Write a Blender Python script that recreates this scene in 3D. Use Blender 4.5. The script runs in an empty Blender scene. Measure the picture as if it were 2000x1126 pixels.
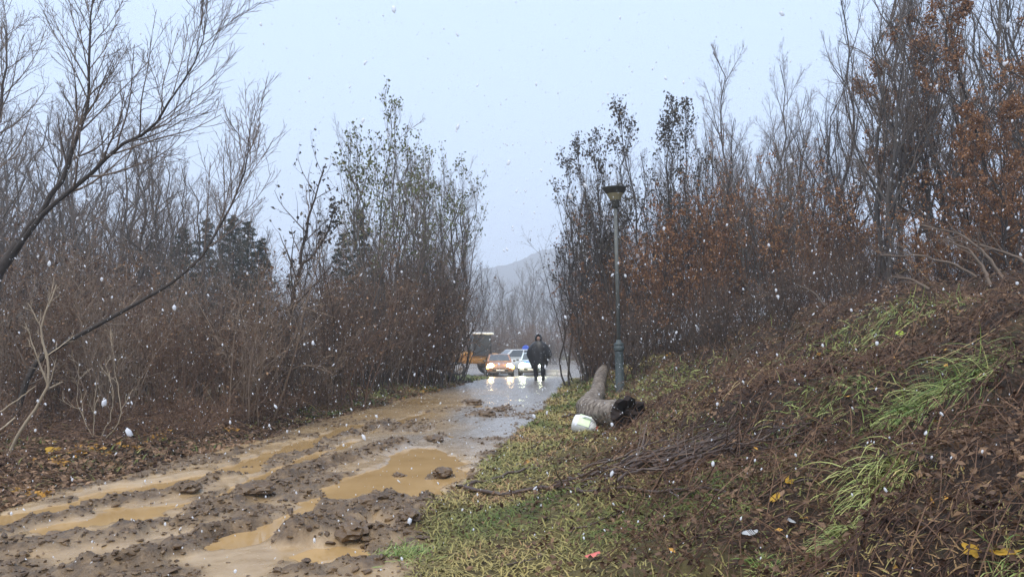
import bpy, bmesh, math
import numpy as np
from mathutils import Vector, Matrix
R = math.radians
rng = np.random.default_rng(11)

# ------------------------------------------------------------------ camera, sky, sun, exposure
sc = bpy.context.scene
col = sc.collection
F = 1482.0; CX, CY = 1000.0, 563.0; HZ = 665.0; CAMZ = 1.6      # focal length and horizon in photo pixels
PITCH = math.atan((HZ-CY)/F)
cd = bpy.data.cameras.new('camera'); cam = bpy.data.objects.new('camera', cd); col.objects.link(cam)
cd.sensor_width = 36.0; cd.lens = 36.0*F/2000.0; cd.clip_start = 0.05; cd.clip_end = 2000
cam.location = (0, 0, CAMZ); cam.rotation_euler = (math.pi/2+PITCH, 0, 0)
sc.camera = cam

SUN_EL, SUN_AZ = 58.0, 200.0
w = bpy.data.worlds.new('World'); sc.world = w; w.use_nodes = True
nt = w.node_tree; nt.nodes.clear()
o_ = nt.nodes.new('ShaderNodeOutputWorld'); bg = nt.nodes.new('ShaderNodeBackground')
sky = nt.nodes.new('ShaderNodeTexSky'); sky.sky_type = 'NISHITA'; sky.sun_disc = False
sky.sun_elevation = R(SUN_EL); sky.sun_rotation = R(SUN_AZ); sky.dust_density = 4.0; sky.air_density = 1.0
mx = nt.nodes.new('ShaderNodeMix'); mx.data_type = 'RGBA'; mx.inputs['Factor'].default_value = 0.93
mx.inputs['B'].default_value = (6.1, 7.75, 10.6, 1)          # the even cloud deck
nt.links.new(sky.outputs['Color'], mx.inputs['A']); nt.links.new(mx.outputs['Result'], bg.inputs['Color'])
bg.inputs['Strength'].default_value = 0.052
nt.links.new(bg.outputs['Background'], o_.inputs['Surface'])
sd = bpy.data.lights.new('sun', 'SUN'); sd.energy = 1.5; sd.angle = R(60); sd.color = (1, .92, .80)
sun = bpy.data.objects.new('sun', sd); col.objects.link(sun)
sun.rotation_euler = (R(90-SUN_EL), 0, R(180-SUN_AZ))
sc.view_settings.view_transform = 'Standard'; sc.view_settings.look = 'None'
sc.view_settings.exposure = 1.3; sc.view_settings.gamma = 1.0; sc.view_settings.use_curve_mapping = False
sc.render.engine = 'CYCLES'
cy = sc.cycles
cy.max_bounces = 5; cy.diffuse_bounces = 2; cy.glossy_bounces = 3; cy.transmission_bounces = 4
cy.volume_bounces = 2; cy.transparent_max_bounces = 8; cy.use_denoising = True
cy.sample_clamp_indirect = 4.0; cy.caustics_reflective = False; cy.caustics_refractive = False

# ------------------------------------------------------------------ helpers
def link(o, parent=None):
    col.objects.link(o)
    if parent is not None: o.parent = parent
    return o
def tag(o, label=None, cat=None, group=None, kind=None):
    if label: o['label'] = label
    if cat: o['category'] = cat
    if group: o['group'] = group
    if kind: o['kind'] = kind
    return o
def empty(name, loc=(0, 0, 0), rz=0.0, label=None, cat=None, group=None):
    e = bpy.data.objects.new(name, None); e.empty_display_size = .2
    e.location = loc; e.rotation_euler = (0, 0, rz); link(e)
    return tag(e, label, cat, group)
def mesh_np(name, V, F4=None, F3=None, smooth=True, attrs=None):
    """mesh from arrays of vertices, quads and triangles"""
    me = bpy.data.meshes.new(name); V = np.asarray(V, np.float32)
    n4 = 0 if F4 is None else len(F4); n3 = 0 if F3 is None else len(F3)
    me.vertices.add(len(V)); me.vertices.foreach_set('co', V.ravel())
    L = np.concatenate([np.asarray(a, np.int32).ravel() for a in (F4, F3) if a is not None and len(a)])
    me.loops.add(len(L)); me.loops.foreach_set('vertex_index', L)
    me.polygons.add(n4+n3)
    st = np.concatenate([np.arange(n4)*4, n4*4+np.arange(n3)*3]).astype(np.int32)
    me.polygons.foreach_set('loop_start', st)
    me.polygons.foreach_set('use_smooth', np.full(n4+n3, smooth, bool))
    me.update(calc_edges=True)
    for k, a in (attrs or {}).items():
        a = np.asarray(a, np.float32)
        if a.ndim == 2:
            at = me.attributes.new(k, 'FLOAT_COLOR', 'POINT'); at.data.foreach_set('color', a.ravel())
        else:
            at = me.attributes.new(k, 'FLOAT', 'POINT'); at.data.foreach_set('value', a)
    return me
def obj(name, me, mat, parent=None):
    o = bpy.data.objects.new(name, me)
    if mat is not None and len(me.materials) == 0: me.materials.append(mat)
    return link(o, parent)
class MB:
    """collects arrays of vertices and faces, then links them as ONE mesh object"""
    def __init__(s): s.V = []; s.Q = []; s.T = []; s.A = []; s.n = 0
    def add(s, V, Q=None, T=None, a=None):
        V = np.asarray(V, float).reshape(-1, 3)
        if Q is not None and len(Q): s.Q.append(np.asarray(Q).reshape(-1, 4)+s.n)
        if T is not None and len(T): s.T.append(np.asarray(T).reshape(-1, 3)+s.n)
        s.V.append(V); s.A.append(np.zeros(len(V)) if a is None else np.broadcast_to(a, (len(V),))); s.n += len(V)
        return s
    def mesh(s, name, smooth=True):
        return mesh_np(name, np.concatenate(s.V), np.concatenate(s.Q) if s.Q else None, np.concatenate(s.T) if s.T else None,
                       smooth, {'tint': np.concatenate(s.A)})
    def build(s, name, mat, parent=None, smooth=True): return obj(name, s.mesh(name, smooth), mat, parent)
    def box(s, c, d, rot=None):
        c = np.array(c, float); d = np.array(d, float)/2
        P = np.array([[x, y, z] for x in (-1, 1) for y in (-1, 1) for z in (-1, 1)], float)*d
        if rot is not None: P = P@np.array(rot).T
        return s.add(P+c, [[0, 1, 3, 2], [4, 6, 7, 5], [0, 4, 5, 1], [2, 3, 7, 6], [0, 2, 6, 4], [1, 5, 7, 3]])
    def rings(s, rings, cap=True, close=True):
        """loft through rings (m, k, 3)"""
        Rg = np.asarray(rings, float); m, k = Rg.shape[:2]
        i = np.arange(m-1)[:, None]; j = np.arange(k if close else k-1)[None]; j2 = (j+1) % k
        Q = np.stack([i*k+j, i*k+j2, (i+1)*k+j2, (i+1)*k+j], -1).reshape(-1, 4)
        V = Rg.reshape(-1, 3); T = []
        if cap:
            V = np.concatenate([V, Rg[0].mean(0)[None], Rg[-1].mean(0)[None]])
            jj = np.arange(k); a = m*k
            T = np.concatenate([np.stack([np.full(k, a), (jj+1) % k, jj], -1),
                                np.stack([np.full(k, a+1), (m-1)*k+jj, (m-1)*k+(jj+1) % k], -1)])
        return s.add(V, Q, T)
    def lathe(s, prof, k=20, c=(0, 0, 0), cap=True):
        a = np.arange(k)*2*math.pi/k
        rg = [np.stack([r*np.cos(a)+c[0], r*np.sin(a)+c[1], np.full(k, z+c[2])], -1) for r, z in prof]
        return s.rings(rg, cap)
    def tubes(s, P, rad, sides=3, a=None):
        """P (n,k,3) polylines, rad (n,k)"""
        P = np.asarray(P, float); n, k = P.shape[:2]; rad = np.broadcast_to(rad, (n, k))
        T = np.gradient(P, axis=1); T /= np.linalg.norm(T, axis=2, keepdims=True)+1e-9
        ref = np.where(np.abs(T[:, :, 2:3]) > .9, np.array([1., 0, 0]), np.array([0, 0, 1.]))
        ref = np.where((np.abs(T[:, :, 2]).mean(1) > .75)[:, None, None], np.array([1., 0, 0]), np.array([0, 0, 1.]))
        U = np.cross(T, ref); U /= np.linalg.norm(U, axis=2, keepdims=True)+1e-9
        W = np.cross(T, U)
        an = np.arange(sides)*2*math.pi/sides
        V = P[:, :, None]+rad[:, :, None, None]*(np.cos(an)[None, None, :, None]*U[:, :, None]+np.sin(an)[None, None, :, None]*W[:, :, None])
        i = np.arange(n)[:, None, None]*k*sides; q = np.arange(k-1)[None, :, None]*sides
        j = np.arange(sides)[None, None]; j2 = (j+1) % sides
        Q = np.stack([i+q+j, i+q+j2, i+q+sides+j2, i+q+sides+j], -1).reshape(-1, 4)
        aa = None if a is None else np.repeat(np.broadcast_to(a, (n,)), k*sides)
        return s.add(V.reshape(-1, 3), Q, None, aa)
    def leaves(s, C, size, asp=.6, a=None, flat=0.0, r=None, N=None):
        """folded leaf blades (two triangles along a midrib) at centres C"""
        r = r or rng; n = len(C); size = np.broadcast_to(size, (n,))
        d = r.normal(size=(n, 3)); d[:, 2] *= (1-flat); 
        if N is not None: d -= N*(d*N).sum(1, keepdims=True)*flat
        d /= np.linalg.norm(d, axis=1, keepdims=True)
        up = r.normal(size=(n, 3))*(1-flat)
        up += (np.array([0, 0, 1.]) if N is None else N)*(flat*2+.01)
        sd_ = np.cross(d, up); sd_ /= np.linalg.norm(sd_, axis=1, keepdims=True)+1e-9
        nn = np.cross(sd_, d)
        L = size[:, None]; W = L*asp/2
        fold = r.uniform(.1, .5, (n, 1))*W
        V = np.stack([C-d*L*.5, C+sd_*W+nn*fold, C+d*L*.5, C-sd_*W+nn*fold], 1).reshape(-1, 3)
        b = np.arange(n)[:, None]*4
        return s.add(V, None, np.concatenate([b+[0, 1, 2], b+[0, 2, 3]]), None if a is None else np.repeat(np.broadcast_to(a, (n,)), 4))

def vnoise(x, y, seed=0):
    xi = np.floor(x).astype(np.int64); yi = np.floor(y).astype(np.int64); fx = x-xi; fy = y-yi
    def h(a, b):
        n = (a*374761393+b*668265263+seed*2147483647) & 0xffffffff
        n = ((n ^ (n >> 13))*1274126177) & 0xffffffff
        return ((n ^ (n >> 16)) & 0xffff)/65535.0
    u = fx*fx*fx*(fx*(fx*6-15)+10); v = fy*fy*fy*(fy*(fy*6-15)+10)
    return ((h(xi, yi)*(1-u)+h(xi+1, yi)*u)*(1-v)+(h(xi, yi+1)*(1-u)+h(xi+1, yi+1)*u)*v)*2-1
def fbm(x, y, oct=4, seed=0, gain=.5):
    s = 0; a = 1.0
    for i in range(oct):
        c, t = math.cos(i*.9), math.sin(i*.9); k = 2.03**i
        s = s+a*vnoise((x*c-y*t)*k+i*17.3, (x*t+y*c)*k-i*9.1, seed+i); a *= gain
    return s
def sstep(a, b, x):
    t = np.clip((x-a)/(b-a), 0, 1); return t*t*(3-2*t)

# ------------------------------------------------------------------ the lie of the land
def ray(px, py):
    a = (px-CX)/F; b = -(py-CY)/F
    c, s = math.cos(PITCH), math.sin(PITCH)
    return np.array([a, c-b*s, s+b*c])
def at(px, py, y):
    d = ray(px, py); return np.array([0, 0, CAMZ])+d*(y/d[1])
EY = [-6, 3, 6.3, 8, 12.2, 14.4, 20, 31, 40, 45, 50, 70, 90, 900]
ER = [-.9, -.8, -.74, -.62, .0, .3, .95, 2.25, 3.3, 5, 14, 14, 6, 6]
EL = [-5.2, -5.05, -4.9, -4.75, -4.15, -3.85, -3.05, -1.55, -1.2, -3.5, -9, -9, 1.5, 1.5]
def edgeR(y): return np.interp(y, EY, ER)+.12*vnoise(y*.9, y*0+3.3, 5)
def edgeL(y): return np.interp(y, EY, EL)+.15*vnoise(y*.8, y*0+7.3, 6)
def z0(y): return -0.70*sstep(27, 52, y)
def flat_pt(px, py):                                 # photo pixel -> point on the level near road
    d = ray(px, py); t = -CAMZ/d[2]; return (d[0]*t, d[1]*t)
def PTS(l): return np.array([flat_pt(*p) for p in l])
def seg_dist(x, y, poly, closed=False):
    d = np.full(x.shape, 1e9); n = len(poly)
    for i in range(n if closed else n-1):
        a = poly[i]; b = poly[(i+1) % n]; e = b-a
        t = np.clip(((x-a[0])*e[0]+(y-a[1])*e[1])/(e@e+1e-9), 0, 1)
        d = np.minimum(d, np.hypot(x-a[0]-t*e[0], y-a[1]-t*e[1]))
    return d
def sdf(x, y, poly):
    ins = np.zeros(x.shape, bool); n = len(poly)
    for i in range(n):
        a = poly[i]; b = poly[(i+1) % n]
        c = ((a[1] > y) != (b[1] > y)) & (x < (b[0]-a[0])*(y-a[1])/(b[1]-a[1]+1e-12)+a[0])
        ins ^= c
    d = seg_dist(x, y, poly, True); return np.where(ins, -d, d)
RUTS = [(PTS([(-60, 1030), (0, 1019), (119, 998), (231, 965), (335, 944), (447, 925), (505, 900), (613, 864), (700, 832)]), .24, .075),
        (PTS([(60, 1045), (190, 1020), (389, 985), (433, 969), (541, 915), (625, 888), (700, 862)]), .12, .06),
        (PTS([(500, 965), (560, 945), (620, 925), (690, 905)]), .11, .06),
        (PTS([(700, 850), (770, 828), (830, 806)]), .10, .035),
        (PTS([(225, 1040), (285, 1026), (330, 1012)]), .06, .05),
        (PTS([(430, 1068), (500, 1040), (560, 1018), (600, 1000)]), .20, .062),
        (PTS([(-60, 1090), (40, 1062), (150, 1040)]), .10, .05)]
POOLS = [(PTS([(802, 875), (852, 875), (890, 890), (916, 922), (908, 936), (881, 954), (852, 972), (838, 996), (791, 978), (733, 970),
               (694, 970), (658, 994), (600, 1023), (540, 1046), (470, 1044), (545, 1004), (600, 972), (650, 940), (726, 915), (762, 890)]), .09),
         (PTS([(600, 1066), (650, 1059), (715, 1077), (676, 1090), (629, 1104), (575, 1108), (552, 1092)]), .08)]
RIDGES = [(PTS([(-60, 1055), (0, 1040), (187, 995), (325, 970), (397, 953), (469, 918), (577, 884), (680, 852), (760, 828)]), .13, .05),
          (PTS([(-60, 1100), (0, 1086), (216, 1062), (300, 1036), (380, 1022), (469, 972), (520, 958), (577, 933), (700, 896), (780, 868)]), .22, .085),
          (PTS([(-100, 1010), (0, 985), (150, 962), (300, 930), (430, 900), (560, 858)]), .10, .03),
          (PTS([(180, 1126), (330, 1085), (430, 1048), (480, 1015)]), .20, .07),
          (PTS([(600, 1048), (660, 1012), (720, 992), (780, 998), (815, 1022)]), .26, .13),
          (PTS([(560, 1060), (640, 1046), (720, 1052), (790, 1048)]), .16, .07),
          (PTS([(560, 1126), (660, 1112), (740, 1100)]), .16, .05),
          (PTS([(836, 936), (868, 928), (892, 918)]), .05, .09), (PTS([(770, 935), (790, 932)]), .05, .08),
          (PTS([(905, 790), (935, 788)]), .13, .08), (PTS([(925, 815), (958, 805), (985, 800)]), .11, .07), (PTS([(835, 860), (860, 856)]), .14, .07)]
def road_detail(x, y):
    """relief of the churned mud and a 0..1 amount of dark clods"""
    near = 1-sstep(11, 22, y)
    wx = x+.10*vnoise(x*3, y*3, 31)+.03*vnoise(x*11, y*11, 32); wy = y+.16*vnoise(x*2.3, y*2.3, 33)+.05*vnoise(x*9, y*9, 35)
    h = .018*fbm(x*1.3, y*.7, 3, 41); clod = np.zeros_like(x)
    base = .012+.010*near
    h = h+base
    for poly, wd, dp in RUTS:
        d = seg_dist(wx, wy, poly); g = 1-sstep(wd*.45, wd*1.25, d); h = h-(dp+.015)*g
    for poly, dp in POOLS:
        d = sdf(wx, wy, poly); h = h-dp*(1-sstep(-.16, .05, d))
    for poly, wd, dp in RIDGES:
        d = seg_dist(wx, wy, poly); g = 1-sstep(wd*.3, wd*1.5, d)
        g = g*(.75+.45*vnoise(x*4.1, y*4.1, 51))
        h = h+dp*g; clod = np.maximum(clod, np.clip(g*1.6, 0, 1))
    # patches of churned clods over the near left road
    pn = fbm(x*1.1+3, y*.8, 3, 61); s = (x-edgeL(y))/(edgeR(y)-edgeL(y))
    patch = sstep(.0, .45, pn+.25*(1-s)-.02*(y-5)-.06)*near
    clod = np.maximum(clod, patch*.9*sstep(-.03, .02, h))
    # lumps
    l1 = np.abs(vnoise(x*7.5, y*7.5, 71)); l2 = np.abs(vnoise(x*16+4, y*16, 72)); l3 = vnoise(x*31, y*31, 73)
    h = h+clod*(.045*(l1-.25)+.030*(l2-.25)+.008*l3)+(1-clod)*(.003*l3+.004*vnoise(x*9, y*9, 74))
    return h, clod
def terrain(x, y, full=False):
    x = np.asarray(x, float); y = np.asarray(y, float)
    er = edgeR(y); el = edgeL(y); u = x-er; v = el-x
    hm = np.interp(y, [-6, 16, 20, 26, 32, 42, 60, 400], [1, 1, .97, .85, .55, .35, .25, .3])
    pr = np.interp(u, [0, .75, 1.75, 2.6, 4.7, 6.6, 8, 12, 30, 120], [0, .08, .32, .64, 1.5, 2.3, 2.5, 2.5, 3.2, 6])
    pr = np.where(u > 0, np.interp(u, [0, 1.7, 3], [1, 1, 0])*pr+np.interp(u, [0, 1.7, 3], [0, 0, 1])*pr*hm, 0)
    pr = pr*(1-sstep(42, 47, y)*(1-sstep(14, 17, x)))
    pl = np.interp(v, [0, .25, .7, 1.6, 4, 20, 120], [0, .07, .17, .2, .12, .2, 3])*(v > 0)*(1-.8*sstep(20, 40, y))
    off = np.clip(np.maximum(u, v), 0, 1.0)
    nb = off*(.07*fbm(x*.9, y*.9, 3, 81)+.035*vnoise(x*3.3, y*3.3, 82)+.015*vnoise(x*8.5, y*8.5, 83))
    bank = sstep(1.6, 3.0, u)*(1-sstep(8, 10, u))*(1-sstep(28, 34, y))
    nb = nb+bank*(.20*fbm(x*.75+9, y*.75, 3, 84)+.07*np.abs(vnoise(x*2.6, y*2.6, 86))+.05*np.abs(vnoise(x*5.5, y*5.5, 85)))
    nb = nb+.34*sstep(15, 24, y)*(1-sstep(30, 38, y))*sstep(.5, 1.6, u)*(1-sstep(5, 7, u))
    rd, clod = road_detail(x, y)
    onr = 1-sstep(-.05, .28, np.maximum(u, v))
    fade = 1-sstep(20, 34, y)
    z = z0(y)+pr+pl+nb+rd*onr*(.25+.75*fade)
    if full: return z, clod*onr, u, v, onr
    return z
def H(x, y): return float(terrain(np.array([x]), np.array([y]))[0])
def Hn(x, y):
    e = .06; zx = (terrain(x+e, y)-terrain(x-e, y))/(2*e); zy = (terrain(x, y+e)-terrain(x, y-e))/(2*e)
    n = np.stack([-zx, -zy, np.ones_like(zx)], -1); return n/np.linalg.norm(n, axis=1, keepdims=True)
def hit(px, py):                                     # where the line of sight meets the land
    d = ray(px, py); t = np.concatenate([np.arange(1.5, 30, .03), np.arange(30, 150, .3)])/d[1]
    P = np.array([0, 0, CAMZ])+t[:, None]*d; below = P[:, 2] < terrain(P[:, 0], P[:, 1])
    i = int(np.argmax(below)) if below.any() else len(t)-1
    return P[i]

# ------------------------------------------------------------------ materials
MATS = {}
def mat(name, base=(.5, .5, .5), rough=.6, spec=.5, var=None, scale=8., noise=0.0, metal=0., rand=0., trans=0., emit=None, estr=0., bump=0., coat=0., alpha=1., sub=None):
    """principled; var = second colour mixed by a noise and by the per-piece attribute tint"""
    m = bpy.data.materials.new(name); m.use_nodes = True; t = m.node_tree; N = t.nodes; b = N['Principled BSDF']
    b.inputs['Base Color'].default_value = (*base, 1); b.inputs['Roughness'].default_value = rough
    b.inputs['Specular IOR Level'].default_value = spec; b.inputs['Metallic'].default_value = metal
    b.inputs['Transmission Weight'].default_value = trans; b.inputs['Coat Weight'].default_value = coat
    if emit: b.inputs['Emission Color'].default_value = (*emit, 1); b.inputs['Emission Strength'].default_value = estr
    tc = N.new('ShaderNodeTexCoord'); nz = N.new('ShaderNodeTexNoise'); nz.inputs['Scale'].default_value = scale; nz.inputs['Detail'].default_value = 5
    t.links.new(tc.outputs['Object'], nz.inputs['Vector'])
    if var is not None:
        at_ = N.new('ShaderNodeAttribute'); at_.attribute_name = 'tint'
        oi = N.new('ShaderNodeObjectInfo')
        f1 = N.new('ShaderNodeMath'); f1.operation = 'MULTIPLY_ADD'; t.links.new(nz.outputs['Fac'], f1.inputs[0]); f1.inputs[1].default_value = noise; f1.inputs[2].default_value = -noise*.5
        f2 = N.new('ShaderNodeMath'); f2.operation = 'ADD'; t.links.new(f1.outputs[0], f2.inputs[0]); t.links.new(at_.outputs['Fac'], f2.inputs[1])
        f3 = N.new('ShaderNodeMath'); f3.operation = 'MULTIPLY_ADD'; t.links.new(oi.outputs['Random'], f3.inputs[0]); f3.inputs[1].default_value = rand; t.links.new(f2.outputs[0], f3.inputs[2]); f3.use_clamp = True
        vs = [base]+(list(var) if isinstance(var[0], (tuple, list)) else [var])
        rp = N.new('ShaderNodeValToRGB'); el = rp.color_ramp.elements
        for i, c in enumerate(vs):
            p = i/(len(vs)-1)
            e = el[0] if i == 0 else (el[1] if i == len(vs)-1 else el.new(p))
            e.position = p
        for e, c in zip(sorted(el, key=lambda e: e.position), vs): e.color = (*c, 1)
        t.links.new(f3.outputs[0], rp.inputs['Fac']); t.links.new(rp.outputs['Color'], b.inputs['Base Color'])
    if bump:
        bp = N.new('ShaderNodeBump'); bp.inputs['Strength'].default_value = bump; bp.inputs['Distance'].default_value = .02
        t.links.new(nz.outputs['Fac'], bp.inputs['Height']); t.links.new(bp.outputs['Normal'], b.inputs['Normal'])
    MATS[name] = m; return m
M = MATS
mat('bark', (.085, .072, .062), .85, .25, (.17, .15, .13), 14, .9, rand=.25, bump=.4)
mat('bark_dark', (.045, .036, .030), .85, .25, (.10, .082, .070), 14, .9, rand=.25, bump=.4)
mat('twig', (.095, .072, .056), .8, .2, (.20, .15, .115), 3, .6, rand=.3)
mat('twig_dark', (.040, .030, .024), .8, .2, (.105, .076, .058), 3, .6, rand=.3)
mat('twig_red', (.095, .052, .032), .8, .25, [(.17, .108, .074), (.26, .18, .125)], 3, .6, rand=.3)
mat('twig_tan', (.15, .105, .075), .8, .25, [(.24, .175, .125), (.34, .26, .19)], 3, .6, rand=.4)
mat('twig_pale', (.28, .22, .15), .75, .3, (.40, .33, .24), 6, .8)
mat('leaf_rust', (.13, .058, .028), .7, .25, [(.27, .125, .05), (.38, .20, .08)], 1.5, .5, rand=.2)
mat('leaf_dry', (.085, .050, .032), .7, .25, [(.17, .092, .05), (.27, .16, .085)], 1.5, .5, rand=.2)
mat('leaf_dark', (.040, .034, .026), .7, .25, [(.085, .070, .045), (.13, .09, .05)], 1.5, .5)
mat('leaf_green', (.075, .085, .030), .65, .3, [(.13, .14, .045), (.20, .17, .05)], 1.5, .5)
mat('needle', (.020, .032, .020), .7, .25, (.055, .065, .040), 2., .8, rand=.2)
mat('grass_mat', (.085, .12, .028), .6, .2, [(.20, .185, .055), (.36, .29, .11), (.30, .19, .09)], .8, .8)
mat('grass_green', (.12, .21, .05), .5, .3, [(.26, .37, .10), (.46, .45, .16), (.52, .40, .17)], 3., .5)
mat('litter', (.034, .015, .009), .6, .22, [(.115, .050, .027), (.21, .10, .05), (.31, .195, .115), (.45, .24, .05)], 1.0, .4)
mat('clod', (.075, .044, .021), .38, .45, (.20, .128, .064), 16, .9, bump=.7)
mat('snow', (.86, .88, .92), .7, .2).node_tree.nodes['Principled BSDF'].inputs['Alpha'].default_value = .55

def ground_material():
    m = bpy.data.materials.new('land'); m.use_nodes = True; t = m.node_tree; N = t.nodes; b = N['Principled BSDF']
    def node(ty, **k):
        n = N.new(ty)
        for a, v in k.items(): setattr(n, a, v)
        return n
    def noise(s, d=6, r=.6):
        n = node('ShaderNodeTexNoise'); n.inputs['Scale'].default_value = s; n.inputs['Detail'].default_value = d; n.inputs['Roughness'].default_value = r
        t.links.new(geo.outputs['Position'], n.inputs['Vector']); return n
    def ramp(fac, stops):
        r = node('ShaderNodeValToRGB'); el = r.color_ramp.elements
        while len(el) < len(stops): el.new(.5)
        for e, (p, c) in zip(el, stops): e.position = p; e.color = (*c, 1)
        t.links.new(fac, r.inputs['Fac']); return r.outputs['Color']
    def mixc(f, a, b_):
        n = node('ShaderNodeMix', data_type='RGBA'); t.links.new(f, n.inputs['Factor']); t.links.new(a, n.inputs['A']); t.links.new(b_, n.inputs['B']); return n.outputs['Result']
    def mathn(op, a, b_=None, c=None, clamp=False):
        n = node('ShaderNodeMath', operation=op, use_clamp=clamp)
        for i, q in enumerate((a, b_, c)):
            if q is None: continue
            if isinstance(q, (int, float)): n.inputs[i].default_value = q
            else: t.links.new(q, n.inputs[i])
        return n.outputs[0]
    geo = node('ShaderNodeNewGeometry')
    at_ = node('ShaderNodeAttribute', attribute_name='mask'); sp = node('ShaderNodeSeparateColor'); t.links.new(at_.outputs['Color'], sp.inputs[0])
    nA, nB, nC, nD = noise(1.3), noise(9), noise(38, 5, .7), noise(3.2)
    silt = ramp(nA.outputs['Fac'], [(.3, (.29, .195, .098)), (.5, (.37, .255, .135)), (.7, (.45, .325, .185))])
    gravel = ramp(nC.outputs['Fac'], [(.25, (.13, .115, .10)), (.5, (.25, .225, .20)), (.75, (.38, .35, .32))])
    clod = ramp(nB.outputs['Fac'], [(.3, (.062, .037, .018)), (.5, (.125, .078, .038)), (.72, (.25, .165, .085))])
    grass = ramp(nB.outputs['Fac'], [(.25, (.045, .036, .018)), (.45, (.095, .075, .032)), (.6, (.14, .115, .045)), (.8, (.16, .10, .052))])
    soil = ramp(nC.outputs['Fac'], [(.25, (.010, .007, .006)), (.5, (.034, .022, .016)), (.75, (.12, .080, .058))])
    far = ramp(nD.outputs['Fac'], [(.3, (.05, .035, .028)), (.5, (.09, .065, .045)), (.7, (.10, .095, .045))])
    rj = mathn('ADD', sp.outputs['Red'], mathn('MULTIPLY_ADD', nC.outputs['Fac'], .5, -.25), clamp=True)
    gj = mathn('ADD', sp.outputs['Green'], mathn('MULTIPLY_ADD', nD.outputs['Fac'], 1.2, -.6), clamp=True)
    road = mixc(at_.outputs['Alpha'], silt, gravel)
    road = mixc(rj, road, clod)
    land = mixc(gj, soil, grass)
    colr = mixc(sp.outputs['Blue'], land, road)
    t.links.new(colr, b.inputs['Base Color'])
    # wet silt shines, clods and soil less
    film = mathn('ADD', mathn('MULTIPLY_ADD', nB.outputs['Fac'], .42, .0), mathn('MULTIPLY', at_.outputs['Alpha'], .07))
    rr = mathn('MULTIPLY_ADD', rj, .22, film)
    rough = mathn('ADD', mathn('MULTIPLY', sp.outputs['Blue'], rr), mathn('MULTIPLY_ADD', sp.outputs['Blue'], -.75, .75), clamp=True)
    t.links.new(rough, b.inputs['Roughness']); t.links.new(mathn('MULTIPLY_ADD', sp.outputs['Blue'], .45, .15), b.inputs['Specular IOR Level'])
    bp = node('ShaderNodeBump'); bp.inputs['Distance'].default_value = .025
    bs = mathn('MULTIPLY_ADD', at_.outputs['Alpha'], -.08, mathn('MULTIPLY_ADD', rj, .6, .13)); bs2 = mathn('ADD', bs, mathn('MULTIPLY_ADD', sp.outputs['Blue'], -.6, .6))
    t.links.new(bs2, bp.inputs['Strength'])
    nE = noise(75, 4, .7)
    hh = mathn('ADD', mathn('ADD', nC.outputs['Fac'], nB.outputs['Fac']), mathn('MULTIPLY', nE.outputs['Fac'], .6)); t.links.new(hh, bp.inputs['Height']); t.links.new(bp.outputs['Normal'], b.inputs['Normal'])
    return m
LAND = ground_material()
def water_material():
    m = bpy.data.materials.new('muddy_water'); m.use_nodes = True; t = m.node_tree; N = t.nodes; b = N['Principled BSDF']
    g = N.new('ShaderNodeNewGeometry'); n = N.new('ShaderNodeTexNoise'); n.inputs['Scale'].default_value = 1.6; n.inputs['Detail'].default_value = 4
    t.links.new(g.outputs['Position'], n.inputs['Vector'])
    r = N.new('ShaderNodeValToRGB'); r.color_ramp.elements[0].position = .3; r.color_ramp.elements[0].color = (.38, .24, .10, 1)
    r.color_ramp.elements[1].position = .7; r.color_ramp.elements[1].color = (.48, .315, .145, 1)
    t.links.new(n.outputs['Fac'], r.inputs['Fac']); t.links.new(r.outputs['Color'], b.inputs['Base Color'])
    b.inputs['Roughness'].default_value = .03; b.inputs['IOR'].default_value = 1.42
    n2 = N.new('ShaderNodeTexNoise'); n2.inputs['Scale'].default_value = 22; n2.inputs['Detail'].default_value = 2
    t.links.new(g.outputs['Position'], n2.inputs['Vector'])
    bp = N.new('ShaderNodeBump'); bp.inputs['Strength'].default_value = .025; bp.inputs['Distance'].default_value = .01
    t.links.new(n2.outputs['Fac'], bp.inputs['Height']); t.links.new(bp.outputs['Normal'], b.inputs['Normal'])
    return m
WATER = water_material()

# ------------------------------------------------------------------ ground, road, puddles
def graded():
    ys = list(np.arange(-4, 2.2, .3))+list(np.arange(2.2, 11, .036)); s = .036
    while ys[-1] < 900: s = min(s*1.021, 8); ys.append(ys[-1]+s)
    xs = list(np.arange(-6.3, 5.2, .038)); s = .038
    while xs[-1] < 260: s = min(s*1.07, 10); xs.append(xs[-1]+s)
    s = .038
    while xs[0] > -260: s = min(s*1.07, 10); xs.insert(0, xs[0]-s)
    return np.array(xs), np.array(ys)
gx, gy = graded(); nx, ny = len(gx), len(gy)
GX, GY = np.meshgrid(gx, gy)
Zf, CL, UU, VV, ONR = terrain(GX.ravel(), GY.ravel(), True)
xf, yf = GX.ravel(), GY.ravel()
off = np.maximum(UU, VV)
roadm = 1-sstep(-.08, .12, off+.10*vnoise(xf*4, yf*4, 91))
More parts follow.
